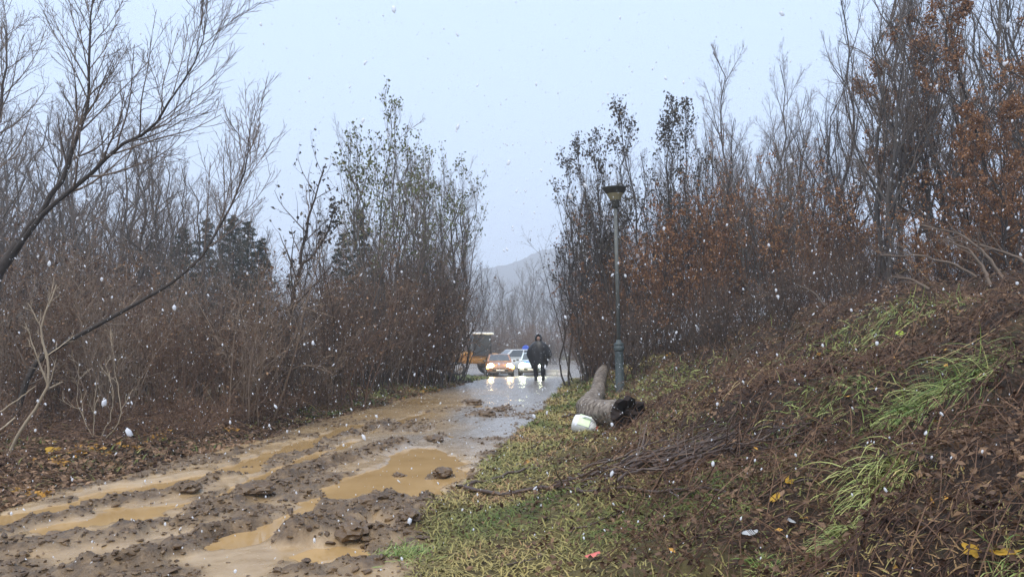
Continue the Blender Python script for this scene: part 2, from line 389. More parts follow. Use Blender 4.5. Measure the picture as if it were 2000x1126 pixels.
# verge grass: thick near the road on the right up to the bank, thin strip on the left
gr = np.where(UU > 0, (1-sstep(1.3, 2.5, UU))*.9+.04+.35*sstep(.1, .5, vnoise(xf*.5, yf*.5, 92))*sstep(12, 16, yf), 0)
gr = np.where(VV > 0, np.clip(.45*sstep(14, 20, yf)+.25*(1-sstep(1.2, 3, VV))+.1, 0, 1), gr)
gr = np.clip(gr+.25*vnoise(xf*1.5, yf*1.5, 93), 0, 1)
s_ = (xf-edgeL(yf))/(edgeR(yf)-edgeL(yf))
grav = np.clip(sstep(.35, .75, s_+.18*vnoise(xf*1.2, yf*.5, 94))*sstep(9, 14, yf)+sstep(18, 30, yf), 0, 1)
mask = np.stack([CL, gr, roadm, grav], -1)
Q = (np.arange(ny-1)[:, None]*nx+np.arange(nx-1)[None]).ravel()
Q = np.stack([Q, Q+1, Q+nx+1, Q+nx], -1)
V = np.stack([xf, yf, Zf], -1)
isroad = (off[Q].mean(1) < 0)
def sub(sel):
    q = Q[sel]; ids, inv = np.unique(q.ravel(), return_inverse=True)
    return V[ids], inv.reshape(-1, 4), mask[ids]
for nm, sel in (('ground', ~isroad), ('road', isroad)):
    v_, q_, a_ = sub(sel); o = obj(nm, mesh_np(nm, v_, q_, None, True, {'mask': a_}), LAND); o['kind'] = 'structure'
# each hollow that lies below the water line is a puddle of its own
LEVEL = .002
zz = Zf.reshape(ny, nx); yy_ok = (gy > 2.2) & (gy < 24)
cell = np.maximum.reduce([-zz[:-1, :-1], -zz[1:, :-1], -zz[:-1, 1:], -zz[1:, 1:]]) > -LEVEL
cell &= ((gy[:-1] > 2.3) & (gy[:-1] < 21))[:, None] & (isroad.reshape(ny-1, nx-1))
lab = np.zeros(cell.shape, int); comps = []
for (i, j) in np.argwhere(cell):
    if lab[i, j]: continue
    k = len(comps)+1; st = [(i, j)]; lab[i, j] = k; cells = []
    while st:
        a, b_ = st.pop(); cells.append((a, b_))
        for da in (-1, 0, 1):
            for db in (-1, 0, 1):
                p, q = a+da, b_+db
                if 0 <= p < ny-1 and 0 <= q < nx-1 and cell[p, q] and not lab[p, q]: lab[p, q] = k; st.append((p, q))
    comps.append(cells)
comps = [c for c in comps if len(c) >= 25]; comps.sort(key=len, reverse=True)
for k, cells in enumerate(comps[:120]):
    c = np.array(cells); i0 = c[:, 0]*nx+c[:, 1]; q = np.stack([i0, i0+1, i0+nx+1, i0+nx], -1)
    ids, inv = np.unique(q.ravel(), return_inverse=True); vv = V[ids].copy(); vv[:, 2] = LEVEL
    o = obj('puddle', mesh_np('puddle', vv, inv.reshape(-1, 4)), WATER); o['kind'] = 'structure'
# ------------------------------------------------------------------ the hill behind, far off in the haze
def hill():
    xs = np.linspace(-560, 560, 200); ys = np.linspace(600, 860, 70); X, Y = np.meshgrid(xs, ys)
    ridge = np.interp(X, [-560, -150, -60, 0, 30, 90, 200, 560], [40, 50, 66, 80, 92, 104, 112, 105])
    Zh = ridge*sstep(580, 760, Y)-3+sstep(600, 650, Y)*(3.2*np.abs(vnoise(X*.16, Y*.16, 3))+1.8*np.abs(vnoise(X*.4, Y*.4, 4)))
    n = len(xs); q = (np.arange(69)[:, None]*n+np.arange(n-1)[None]).ravel()
    m = mat('hill_wood', (.05, .045, .04), .95, .1, (.11, .09, .075), .25, 1.2)
    o = obj('hill', mesh_np('hill', np.stack([X.ravel(), Y.ravel(), Zh.ravel()], -1), np.stack([q, q+1, q+n+1, q+n], -1)), m); o['kind'] = 'structure'
hill()

# ------------------------------------------------------------------ growing trees
def norm(v): return v/(np.linalg.norm(v, axis=-1, keepdims=True)+1e-9)
def march(pos, d, L, k, up, wig, r, droop=0.0):
    n = len(pos); P = np.empty((n, k, 3)); P[:, 0] = pos; st = (L/(k-1))[:, None]
    for i in range(1, k):
        d = norm(d+np.array([0, 0, 1.])*(up-droop*i/k)+wig*r.normal(size=(n, 3))); P[:, i] = P[:, i-1]+d*st
    return P
def sprout(P, rad, L, m, t0, t1, ang, ratio, k, up, wig, r, rr=.6, rmin=.003, taper=.6, droop=0., angsd=9, tip=.3):
    """m children on each of the polylines P"""
    n, kk = P.shape[:2]
    t = t0+(t1-t0)*((np.arange(m)[None]+r.uniform(0, 1, (n, m)))/m)
    f = t*(kk-1); i = np.clip(f.astype(int), 0, kk-2); fr = (f-i)[..., None]; a = np.arange(n)[:, None]
    pos = P[a, i]*(1-fr)+P[a, i+1]*fr; T = norm(P[a, i+1]-P[a, i]); ra = rad[a, i]*(1-fr[..., 0])+rad[a, i+1]*fr[..., 0]
    az = r.uniform(0, 2*math.pi, (n, 1))+np.arange(m)[None]*2.4+r.normal(0, .3, (n, m))
    ref = np.where(np.abs(T[..., 2:3]) > .8, np.array([1., 0, 0]), np.array([0, 0, 1.]))
    U = norm(np.cross(T, ref)); W = np.cross(T, U)
    an = np.radians(r.normal(ang, angsd, (n, m)))[..., None]
    d = np.cos(an)*T+np.sin(an)*(np.cos(az)[..., None]*U+np.sin(az)[..., None]*W)
    Lc = (L[:, None]*ratio*(1-taper*(t-t0)/(t1-t0+1e-6))*r.uniform(.6, 1.25, (n, m))).ravel()
    C = march(pos.reshape(-1, 3), d.reshape(-1, 3), Lc, k, up, wig, r, droop)
    r0 = np.maximum(np.minimum(ra.ravel()*rr, Lc*.022+.002), rmin)
    rc = np.maximum(r0[:, None]*np.linspace(1, tip, k)[None], rmin*.7)
    return C, rc, Lc
def tipleaves(mb, P, per, size, spread, r, t0=.2, asp=.6, hang=0., tint=None):
    n, k = P.shape[:2]; t = r.uniform(t0, 1, (n, per))*(k-1); i = np.clip(t.astype(int), 0, k-2); f = (t-i)[..., None]; a = np.arange(n)[:, None]
    C = (P[a, i]*(1-f)+P[a, i+1]*f).reshape(-1, 3)+r.normal(0, spread, (n*per, 3)); C[:, 2] -= hang
    mb.leaves(C, size*r.uniform(.6, 1.3, len(C)), asp, r.uniform(0, 1, len(C)) if tint is None else tint, 0., r)
def trunk_line(Ht, r, k=14, wig=.05, lean=(0, 0)):
    P = np.zeros((1, k, 3)); z = np.linspace(-.12, 1, k)*Ht
    wx = np.cumsum(r.normal(0, wig, (k, 2)), 0)*Ht/k; wx -= wx[0]
    P[0, :, 0] = wx[:, 0]+lean[0]*z; P[0, :, 1] = wx[:, 1]+lean[1]*z; P[0, :, 2] = z
    return P
PROTO = {}
def proto(kind, trunk_mb, crown_mb, Ht, tm, cm, names=('trunk', 'crown')):
    a = trunk_mb.mesh(kind+'_'+names[0]); a.materials.append(M[tm])
    b = crown_mb.mesh(kind+'_'+names[1], False)
    for c in cm: b.materials.append(M[c])
    PROTO.setdefault(kind, []).append((a, b, Ht, names))
def set_leaf_slot(mb_t, mb_l):
    """join twigs (slot 0) and leaves (slot 1) in one crown mesh"""
    nt_ = sum(len(q) for q in mb_t.Q)+sum(len(q) for q in mb_t.T)
    mb = MB(); mb.V = mb_t.V+mb_l.V; mb.A = mb_t.A+mb_l.A; mb.Q = mb_t.Q; mb.T = mb_t.T+[t+mb_t.n for t in mb_l.T]; mb.n = mb_t.n+mb_l.n
    me = mb.mesh('crown', False); nq = sum(len(q) for q in mb.Q); ntt = sum(len(q) for q in mb_t.T)
    idx = np.zeros(len(me.polygons), np.int32); idx[nq+ntt:] = 1
    me.polygons.foreach_set('material_index', idx); return me
def store(kind, t_mb, me_crown, Ht, tm, cm, names=('trunk', 'crown')):
    a = t_mb.mesh(kind+'_'+names[0]); a.materials.append(M[tm]); me_crown.name = kind+'_'+names[1]
    for c in cm: me_crown.materials.append(M[c])
    PROTO.setdefault(kind, []).append((a, me_crown, Ht, names))

def bare_tree(seed, Ht=10, limbs=18, ang=36, spread=.42, leaf=None, nleaf=0, lsize=.09, t0=.22, tm='bark', cm='twig', kind='bare', r0=.105, up=.10, n2=8, n3=7, n4=3, lt=(.0, 1.)):
    r = np.random.default_rng(seed); t = MB(); c = MB(); l = MB()
    P = trunk_line(Ht, r, 14, .35); k = P.shape[1]; rad = (r0*np.linspace(1, .12, k)**.8)[None]
    t.tubes(P, rad, 7)
    L1 = np.array([Ht]); C1, r1, L1 = sprout(P, rad, L1, limbs, t0, .97, ang, spread, 8, up, .10, r, .62, .008, .62)
    t.tubes(C1, r1, 5)
    C2, r2, L2 = sprout(C1, r1, L1, n2, .2, .98, 38, .42, 6, up*.9, .13, r, .6, .0055, .5)
    c.tubes(C2, r2, 4, r.uniform(0, .5, len(C2)))
    C3, r3, L3 = sprout(C2, r2, L2, n3, .15, 1, 36, .45, 4, up*.8, .15, r, .6, .004, .4)
    c.tubes(C3, r3, 3, r.uniform(0, .7, len(C3)))
    last = C3
    if n4:
        C4, r4, L4 = sprout(C3, r3, L3, n4, .2, 1, 34, .55, 3, up*.6, .15, r, .7, .0032, .3)
        c.tubes(C4, r4, 3, r.uniform(.2, .9, len(C4))); last = C4
    if nleaf:
        zz_ = last[:, -1, 2]/Ht; ok = np.where((zz_ > lt[0]) & (zz_ < lt[1]))[0]
        nn_ = fbm(last[ok, -1, 0]*.8+seed, last[ok, -1, 1]*.8+last[ok, -1, 2]*.9, 2, 5)
        ok = ok[np.argsort(-nn_)][:max(1, int(len(ok)*.6))]
        sel = last[r.choice(ok, nleaf//3)]
        tipleaves(l, sel, 3, lsize, .09, r, .1, .6, .02)
        store(kind, t, set_leaf_slot(c, l), Ht, tm, [cm, leaf])
    else: proto(kind, t, c, Ht, tm, [cm])
for s in (1, 2, 3): bare_tree(s, n2=8, n3=7, n4=3, limbs=17)
for s in (4, 5): bare_tree(s, kind='upright', ang=24, spread=.34, limbs=15, up=.16, t0=.3, n2=7, n3=6, n4=2, r0=.085, tm='bark_dark', cm='twig_dark')
for s in (6, 7): bare_tree(s, kind='oak', ang=52, spread=.40, limbs=20, up=.05, t0=.15, n2=7, n3=6, n4=2, leaf='leaf_rust', nleaf=6200, lsize=.115, tm='bark_dark', cm='twig_dark')
for s in (8, 9): bare_tree(s, Ht=8, kind='sapling', ang=24, spread=.40, limbs=12, up=.14, t0=.28, n2=6, n3=5, n4=0, leaf='leaf_green', nleaf=330, lsize=.12, lt=(.45, 1.2), r0=.05, cm='twig_tan')
for s in (10, 12): bare_tree(s, Ht=8, kind='alder', ang=26, spread=.38, limbs=13, up=.15, t0=.3, n2=6, n3=5, n4=0, leaf='leaf_dark', nleaf=620, lsize=.12, lt=(.32, 1.2), r0=.055, tm='bark_dark', cm='twig_dark')

def shrub(seed, Ht=4, stems=13, kind='shrub', cm='twig_red', leaf=None, nleaf=0, lean=14, lm='leaf_dry', lsize=.07, n2=8, n3=6, n4=2, up=.05):
    r = np.random.default_rng(seed); t = MB(); c = MB(); l = MB()
    az = r.uniform(0, 2*math.pi, stems); an = np.radians(np.abs(r.normal(lean, 8, stems)))
    d = np.stack([np.sin(an)*np.cos(az), np.sin(an)*np.sin(az), np.cos(an)], -1)
    pos = np.stack([r.normal(0, .28, stems), r.normal(0, .28, stems), np.full(stems, -.15)], -1)
    L = Ht*r.uniform(.55, 1.05, stems); P = march(pos, d, L, 9, .03, .07, r); rad = (.004*L[:, None]+.006)*np.linspace(1, .25, 9)[None]
    t.tubes(P, rad, 5, r.uniform(0, .6, stems))
    C2, r2, L2 = sprout(P, rad, L, n2, .15, .98, 34, .34, 6, up, .13, r, .6, .0045, .35)
    c.tubes(C2, r2, 3, r.uniform(0, .6, len(C2)))
    C3, r3, L3 = sprout(C2, r2, L2, n3, .1, 1, 36, .5, 4, up, .16, r, .6, .0035, .3)
    c.tubes(C3, r3, 3, r.uniform(.1, .9, len(C3)))
    last = C3
    if n4:
        C4, r4, L4 = sprout(C3, r3, L3, n4, .2, 1, 36, .6, 3, 0., .16, r, .7, .003, .3); c.tubes(C4, r4, 3, r.uniform(.2, 1, len(C4))); last = C4
    names = ('stems', 'twigs')
    if nleaf:
        sel = last[r.choice(len(last), nleaf//3)]; tipleaves(l, sel, 3, lsize, .04, r, .1, .6, .01)
        store(kind, t, set_leaf_slot(c, l), Ht, cm, [cm, lm], names)
    else: proto(kind, t, c, Ht, cm, [cm], names)
for s in (21, 22, 23): shrub(s, nleaf=700)
for s in (24, 25): shrub(s, kind='darkshrub', cm='twig_dark', lm='leaf_dry', nleaf=500)
for s in (34, 35): shrub(s, kind='paleshrub', cm='twig_tan', lm='leaf_dry', nleaf=300, stems=10)
for s in (26, 27): shrub(s, Ht=5, stems=9, kind='rustshrub', cm='twig_dark', lm='leaf_rust', nleaf=3000, lsize=.095, lean=18, n2=7, n3=5)
for s in (28, 29): shrub(s, Ht=1.5, stems=22, kind='bramble', cm='twig_red', lm='leaf_dry', nleaf=260, lsize=.055, lean=38, n2=6, n3=4, n4=0, up=-.06)

def spruce(seed, Ht=8):
    r = np.random.default_rng(seed); t = MB(); c = MB()
    P = trunk_line(Ht, r, 12, .08); rad = (.11*np.linspace(1, .06, 12))[None]; t.tubes(P, rad, 7)
    C1, r1, L1 = sprout(P, rad, np.array([Ht]), 110, .10, .985, 84, .27, 6, .02, .04, r, .4, .006, .93, .05)
    t.tubes(C1, r1, 4)
    C2, r2, L2 = sprout(C1, r1, L1, 9, .15, 1, 52, .42, 4, -.06, .06, r, .6, .004, .5, .05)
    c.tubes(C2, r2, 3, .8)
    n = len(C2); per = 9; tt = r.uniform(0, 1, (n, per))*3; i = np.clip(tt.astype(int), 0, 2); f = (tt-i)[..., None]; a = np.arange(n)[:, None]
    Cn = (C2[a, i]*(1-f)+C2[a, i+1]*f).reshape(-1, 3)+r.normal(0, .03, (n*per, 3))
    c.leaves(Cn, .17*r.uniform(.6, 1.3, len(Cn)), .22, r.uniform(0, 1, len(Cn)), 0., r)
    proto('spruce', t, c, Ht, 'bark_dark', ['needle'])
for s in (31, 32): spruce(s)

NAMES = {'bare': 'bare_tree', 'upright': 'bare_tree', 'oak': 'oak_tree', 'sapling': 'poplar_sapling', 'alder': 'alder_tree', 'shrub': 'shrub',
         'darkshrub': 'shrub', 'paleshrub': 'shrub', 'rustshrub': 'shrub', 'bramble': 'bramble', 'spruce': 'spruce_tree'}
CATS = {'shrub': 'shrub', 'darkshrub': 'shrub', 'paleshrub': 'shrub', 'rustshrub': 'shrub', 'bramble': 'bramble'}
prng = np.random.default_rng(99)
def plant(kind, px, y, label, group=None, top=None, Ht=None, wide=1.0, lean=0.0, var=None, leany=0.0):
    p = at(px, 665, y); x = p[0]; z = H(x, y)
    a, b, H0, nm = PROTO[kind][prng.integers(len(PROTO[kind])) if var is None else var]
    if Ht is None: Ht = at(px, top, y)[2]-z
    s = Ht/H0
    e = empty(NAMES[kind], (x, y, z), prng.uniform(0, 6.28), label, CATS.get(kind, 'tree'), group)
    e.scale = (s*wide, s*wide, s); e.rotation_euler = (leany+prng.normal(0, .02), lean+prng.normal(0, .02), e.rotation_euler[2])
    e.rotation_mode = 'ZYX' if False else 'XYZ'
    obj(nm[0], a, None, e); obj(nm[1], b, None, e)
    return e
def row(kinds, pxs, ys, tops, label, group, jit=18, wide=1.0, **k):
    for i, px in enumerate(pxs):
        y = prng.uniform(*ys); px = float(px)+prng.normal(0, 8)
        if y < 45:                                              # keep clear of the road
            lim = lambda y: (CX+(float(edgeL(np.array([y]))[0])-.5)*F/y, CX+(float(edgeR(np.array([y]))[0])+.85)*F/y)
            while px < 1000 and px > lim(y)[0] and y < 43: y += .8
            lo, hi = lim(y)
            if lo < px < hi: px = lo-prng.uniform(0, 40) if px < 1000 else hi+prng.uniform(0, 40)
        lab_ = label if isinstance(label, str) else next(l for m_, l in label if px <= m_)
        tp = np.interp(px, tops[0], tops[1])+prng.normal(0, jit)
        kd = kinds[prng.integers(len(kinds))]
        plant(kd, px, y, lab_, group, top=tp, wide=wide*prng.uniform(.85, 1.15), **k)

# ---- left of the road
row(['bare'], np.linspace(-130, 420, 24), (24, 42), ([-130, 60, 200, 330, 420], [190, 260, 235, 290, 350]),
    [(150, 'bare grey tree behind the trunk of the large willow'), (300, 'bare grey tree seen between the limbs of the large willow'), (9999, 'bare grey tree rising above the clump of spruces')], 'bare trees in the wood behind the willow', 22, .9)
row(['bare', 'upright'], np.linspace(-150, 715, 20), (45, 80), ([-150, 400, 900], [330, 420, 480]),
    'hazy bare tree deep in the wood beyond the spruces', 'hazy bare trees deep in the wood', 25)
for px, y, tp in ((345, 33, 440), (400, 36, 425), (440, 32, 418), (482, 35, 432), (515, 34, 462), (300, 38, 470)):
    plant('spruce', px, y, 'dark spruce in the clump half hidden behind the brown thicket', 'spruces behind the brown thicket', top=tp, wide=1.25)
plant('spruce', 712, 29, 'dark spruce behind the tall leafy poplar saplings beside the road', None, top=405, wide=1.0)
plant('spruce', 668, 33, 'short dark spruce between the leaning alder and the poplar saplings', None, top=455, wide=1.1)
plant('bare', 605, 26, 'bare tree just behind the leaning alder', None, top=400, wide=.8)
plant('sapling', 712, 20.5, 'tallest poplar sapling, with a tuft of leaves at its very top', None, top=205, var=0, wide=.75)
row(['sapling'], [725, 740, 755, 772, 788, 800, 815, 832, 848, 862, 872, 882], (20.5, 27), ([700, 760, 830, 880, 930, 960], [270, 268, 305, 330, 385, 455]),
    'slim poplar sapling with some green leaves left beside the road', 'poplar saplings beside the road', 14, .8)
row(['bare'], [690, 728, 750, 775, 800, 822, 845, 862, 875, 880], (23, 31), ([690, 760, 850, 920, 960], [420, 330, 330, 380, 470]),
    'thin bare tree among the poplar saplings beside the road', 'thin bare trees among the poplar saplings', 18, .75)
row(['shrub', 'paleshrub', 'darkshrub'], np.linspace(690, 868, 30), (20.5, 29), ([690, 850, 935], [530, 510, 560]),
    'dense red brown shrub at the foot of the poplar saplings', 'red brown shrubs under the poplar saplings', 22, 1.0)
row(['shrub', 'paleshrub', 'paleshrub', 'darkshrub'], np.linspace(-40, 690, 33), (12.5, 19), ([-40, 100, 250, 450, 690], [500, 470, 520, 560, 570]),
    [(130, 'tangled brown shrub behind the straw coloured dead shrub'), (300, 'tangled brown shrub behind the clump of curving tan stems'), (480, 'tangled brown shrub in front of the clump of spruces'), (9999, 'tangled brown shrub around the foot of the leaning alder')], 'red brown shrubs of the thicket along the road', 50, 1.1)
row(['shrub', 'darkshrub'], np.linspace(-60, 690, 25), (19, 28), ([-60, 300, 690], [470, 520, 560]),
    'brown shrub in the second row of the roadside thicket', 'shrubs of the second row of the thicket', 55, 1.15)
row(['bramble'], np.linspace(-30, 640, 20), (10.5, 14), ([-30, 640], [735, 735]),
    [(140, 'low arching bramble behind the straw coloured dead shrub'), (330, 'low arching bramble by the clump of curving tan stems'), (9999, 'low arching bramble along the leaf litter beyond the tan stems')], 'brambles at the edge of the leaf litter', 20, 1.2)

# ---- right of the road
row(['bare', 'upright'], np.linspace(1095, 1480, 18), (30, 44), ([1040, 1130, 1300, 1480], [470, 370, 330, 300]),
    'thin grey bare tree in the wood behind the street lamp', 'bare trees behind the street lamp', 25, .8)
for px, y, tp in ((1108, 27, 395), (1120, 26, 330), (1145, 24.5, 262), (1172, 25.5, 255), (1195, 23.5, 285), (1270, 23, 225), (1310, 24, 205), (1345, 22.5, 215), (1375, 23.5, 210)):
    plant('alder', px, y, 'slender alder with dark withered leaves, '+('between the road and the lamp' if px < 1240 else 'on the bank side of the lamp'), 'slender alders beside the street lamp', top=tp, wide=.85, lean=-.03)
row(['upright', 'darkshrub', 'upright'], np.linspace(1085, 1400, 16), (22.5, 28), ([1085, 1200, 1400], [470, 400, 380]),
    'dark thin stemmed tree in the thicket behind the lamp', 'dark thin trees behind the lamp', 30, .8)
row(['rustshrub'], [1165, 1190, 1235, 1262, 1285, 1310, 1335, 1358, 1380, 1405, 1430, 1455, 1480, 1505, 1530, 1555, 1580, 1610, 1640, 1670], (20.5, 27), ([1110, 1240, 1320, 1500, 1670], [540, 450, 355, 350, 340]),
    'shrub hung with rust coloured leaves behind the bank', 'rust leaved shrubs behind the bank', 25, .8)
for px, y, tp in ((1470, 30, 105), (1515, 31, 135), (1555, 33, 200)):
    plant('bare', px, y, 'tall bare tree standing above the rust leaved shrubs', 'tall bare trees above the rust leaved shrubs', top=tp, wide=.62, lean=.02)
row(['upright', 'bare'], np.linspace(1390, 1720, 26), (22, 36), ([1390, 1600, 1720], [310, 260, 150]),
    'dark upright bare tree in the wood on the bank', 'dark upright trees on the bank', 35, .75)
row(['upright', 'bare'], np.linspace(1640, 2080, 21), (17, 28), ([1640, 1700, 1800, 2080], [110, 20, -60, -120]),
    [(1780, 'tall dark bare tree on the high bank, on the road side of the oaks'), (9999, 'tall dark bare tree standing among the orange brown oaks')], 'tall dark trees at the top of the high bank', 40, .8, lean=-.04)
for px, y, tp in ((1840, 18.5, 40), (1935, 16, 10), (2010, 15, -20), (1975, 19, 120), (1890, 21, 200), (1995, 13, 170)):
    plant('oak', px, y, 'oak still hung with orange brown leaves on the high bank', 'orange brown oaks on the high bank', top=tp, wide=.8)
row(['rustshrub'], [1800, 1850, 1900, 1945, 1990, 2040], (14.5, 18), ([1800, 2040], [360, 300]),
    'shrub with red brown leaves below the oaks on the high bank', 'red brown shrubs below the oaks', 30, .9)
row(['darkshrub', 'darkshrub', 'shrub'], np.linspace(1240, 1990, 32), (15, 24), ([1240, 1450, 1700, 1990], [590, 520, 470, 430]),
    [(1430, 'dark leafless shrub on the crest between the lamp and the bent pale stems'), (1650, 'dark leafless shrub on the crest behind the bent pale stems'), (9999, 'dark leafless shrub on the crest in front of the oaks')], 'dark shrubs along the crest of the bank', 28, 1.2)
row(['darkshrub', 'shrub'], np.linspace(1120, 1270, 14), (22, 28), ([1090, 1260], [590, 560]),
    'dark shrub crowding the road edge beyond the fallen trunk', 'dark shrubs beyond the fallen trunk', 22, .9)

# ---- beyond the junction
row(['bare', 'upright'], np.linspace(870, 1180, 40), (90, 190), ([870, 940, 1000, 1060, 1180], [480, 540, 560, 555, 470]),
    'pale bare tree in the haze behind the parked cars', 'pale trees in the haze behind the cars', 18, .9)
row(['shrub', 'darkshrub'], np.linspace(880, 1160, 26), (74, 110), ([880, 1160], [632, 628]),
    'hazy shrub at the far side of the junction', 'hazy shrubs beyond the junction', 8, 1.6)
row(['bare'], np.linspace(-200, 2200, 36), (95, 170), ([-200, 1000, 2200], [470, 560, 420]),
    'faint bare tree in the farthest row of the wood', 'faint trees of the farthest row', 20, 1.1)
# ------------------------------------------------------------------ the willow and other stems traced from the photograph
def stem_px(pts, y, ydrift=0.0, k=None):
    P = np.array([at(px, py, y+ydrift*i/(len(pts)-1)) for i, (px, py) in enumerate(pts)])
    return P
def resample(P, k):
    d = np.concatenate([[0], np.cumsum(np.linalg.norm(np.diff(P, axis=0), axis=1))]); t = np.linspace(0, d[-1], k)
    return np.stack([np.interp(t, d, P[:, i]) for i in range(3)], -1), d[-1]
def rel(P, o): return P-np.array(o)[None]
def willow():
    r = np.random.default_rng(5); base = at(-45, 665, 12.2); bz = H(base[0], base[1]); org = np.array([base[0], base[1], bz])
    e = empty('willow_tree', org, 0, 'large bare willow with long limbs arching out over the thicket', 'tree')
    limbs = [([(40, 470), (90, 400), (130, 330), (155, 260), (170, 210), (176, 130), (178, 60), (186, -40)], .046, .008, -.5),
             ([(0, 520), (75, 430), (140, 368), (220, 300), (265, 272), (300, 250), (345, 185), (372, 140), (395, 80), (405, 30)], .046, .006, -1.2),
             ([(-40, 560), (-30, 430), (-25, 300), (0, 210), (15, 120), (8, 40)], .05, .008, 1.0)]
    t = MB(); tr, L = resample(np.array([org-[0, 0, .3], at(-38, 760, 12.2), at(-30, 640, 12.2), at(-12, 545, 12.2), at(40, 470, 12.2)]), 12)
    t.tubes(rel(tr, org)[None], np.linspace(.13, .075, 12)[None], 8); t.build('trunk', M['bark_dark'], e)
    c = MB()
    for pts, r0, r1, dr in limbs:
        P, L = resample(stem_px(pts, 12.2, dr), 16); P[1:] += r.normal(0, .015, (15, 3)); P = rel(P, org)[None]; rad = np.linspace(r0, r1, 16)[None]
        b = MB(); b.tubes(P, rad, 6); b.build('limb', M['bark_dark'], e)
        C1, a1, L1 = sprout(P, rad, np.array([L]), 22, .30, .98, 34, .34, 8, .08, .08, r, .6, .008, .45)
        C2, a2, L2 = sprout(C1, a1, L1, 8, .15, .98, 30, .45, 6, .08, .10, r, .6, .005, .4)
        C3, a3, L3 = sprout(C2, a2, L2, 5, .1, 1, 30, .5, 4, .05, .12, r, .7, .0035, .3)
        for C, a, s in ((C1, a1, 4), (C2, a2, 3), (C3, a3, 3)): c.tubes(C, a, s, r.uniform(0, .6, len(C)))
    c.build('crown', M['twig'], e, False)
    # the second, leaning stem
    p0 = hit(60, 800); g = np.array([at(20, 760, 11.5)[0], 11.5, 0]); g[2] = H(g[0], g[1])
    e = empty('willow_tree', g, 0, 'leaning willow stem slanting low across the thicket, bare twigs at its end', 'tree')
    P, L = resample(np.array([g-[0, 0, .15]]+[at(px, py, 11.5+.12*i) for i, (px, py) in enumerate([(60, 715), (120, 672), (180, 640), (260, 596), (330, 556), (390, 508), (425, 450), (455, 395), (480, 330), (492, 230)])]), 22)
    P = rel(P, g)[None]; rad = np.linspace(.048, .006, 22)[None]
    b = MB(); b.tubes(P, rad, 7); b.build('trunk', M['bark_dark'], e)
    c = MB(); C1, a1, L1 = sprout(P, rad, np.array([L]), 20, .62, .98, 33, .22, 8, .13, .08, r, .6, .007, .5)
    C2, a2, L2 = sprout(C1, a1, L1, 8, .15, .98, 28, .5, 6, .1, .1, r, .6, .005, .4)
    C3, a3, L3 = sprout(C2, a2, L2, 4, .1, 1, 28, .5, 4, .05, .12, r, .7, .0035, .3)
    D1, d1, LD = sprout(P, rad, np.array([L]), 12, .1, .6, 50, .10, 6, .1, .1, r, .4, .006, .3)
    for C, a, s in ((C1, a1, 4), (C2, a2, 3), (C3, a3, 3), (D1, d1, 3)): c.tubes(C, a, s, r.uniform(0, .6, len(C)))
    c.build('crown', M['twig'], e, False)
willow()
plant('bare', -75, 13.5, 'bare tree close behind the trunk of the large willow', None, top=60, wide=.8)

def traced_plant(name, label, cat, stems, twigmat, group=None, tw=(6, .3), up=.05, part='stem', leafy=None):
    """stems: list of ([(px,py,y)..], r0, r1); the base of the first one is the thing's base"""
    P0 = np.array([at(*p) for p in stems[0][0]]); o0 = P0[0].copy(); e = empty(name, o0, 0, label, cat, group); r = np.random.default_rng(len(label)); c = MB()
    for pts, r0, r1 in stems:
        P, L = resample(np.array([at(*p) for p in pts]), 14); P[1:] += r.normal(0, .012*L/2, (13, 3)); P = rel(P, o0)[None]; rad = np.linspace(r0, r1, 14)[None]
        b = MB(); b.tubes(P, rad, 6, .3); b.build(part, M[twigmat], e)
        if tw:
            C1, a1, L1 = sprout(P, rad, np.array([L]), tw[0], .3, .98, 38, tw[1], 6, up, .1, r, .6, .004, .4); c.tubes(C1, a1, 3, r.uniform(.2, .8, len(C1)))
            C2, a2, L2 = sprout(C1, a1, L1, 4, .2, 1, 36, .5, 4, up, .1, r, .6, .003, .4); c.tubes(C2, a2, 3, r.uniform(.2, .8, len(C2)))
            if leafy:
                l = MB(); tipleaves(l, C2, 2, .11, .05, r); l.build('leaves', M[leafy], e, False)
    if tw: c.build('twigs', M[twigmat], e, False)['kind'] = 'stuff'
    return e
d0 = hit(12, 892)[1]
traced_plant('dead_shrub', 'dead shrub with thick pale straw coloured stems at the edge of the thicket', 'shrub',
    [([(8, 905, d0), (45, 832, d0), (95, 757, d0), (91, 700, d0), (78, 640, d0), (110, 555, d0)], .022, .008),
     ([(92, 760, d0), (122, 745, d0+.1)], .014, .006), ([(95, 757, d0), (70, 690, d0-.1), (50, 630, d0-.1)], .012, .004),
     ([(90, 700, d0), (80, 640, d0+.1), (55, 590, d0+.1)], .010, .004)], 'twig_pale', tw=(5, .22))
traced_plant('dead_branch', 'pale dead branch propped low beside the straw coloured shrub', 'branch',
    [([(-15, 815, d0), (35, 780, d0), (70, 752, d0+.1)], .014, .006), ([(-15, 850, d0-.2), (10, 832, d0-.2), (30, 815, d0-.1)], .016, .010)], 'twig_pale', tw=None)
d1 = hit(190, 870)[1]+.3
traced_plant('dead_shrub', 'clump of thin curving tan stems rising from the leaf litter', 'shrub',
    [([(183, 868, d1), (183, 800, d1), (190, 740, d1)], .007, .003), ([(188, 868, d1), (215, 820, d1), (222, 770, d1), (205, 700, d1)], .008, .003),
     ([(192, 868, d1), (230, 830, d1), (235, 780, d1), (225, 730, d1+.1), (215, 640, d1)], .008, .003), ([(186, 866, d1), (170, 830, d1), (150, 790, d1), (155, 700, d1)], .006, .003)], 'twig_pale', tw=(5, .25))
d2 = hit(430, 812)[1]
traced_plant('dead_stalk', 'single pale stalk leaning over at the edge of the thicket', 'stalk', [([(429, 814, d2), (418, 785, d2), (398, 752, d2)], .013, .006)], 'twig_pale', tw=None)
da = 17.0
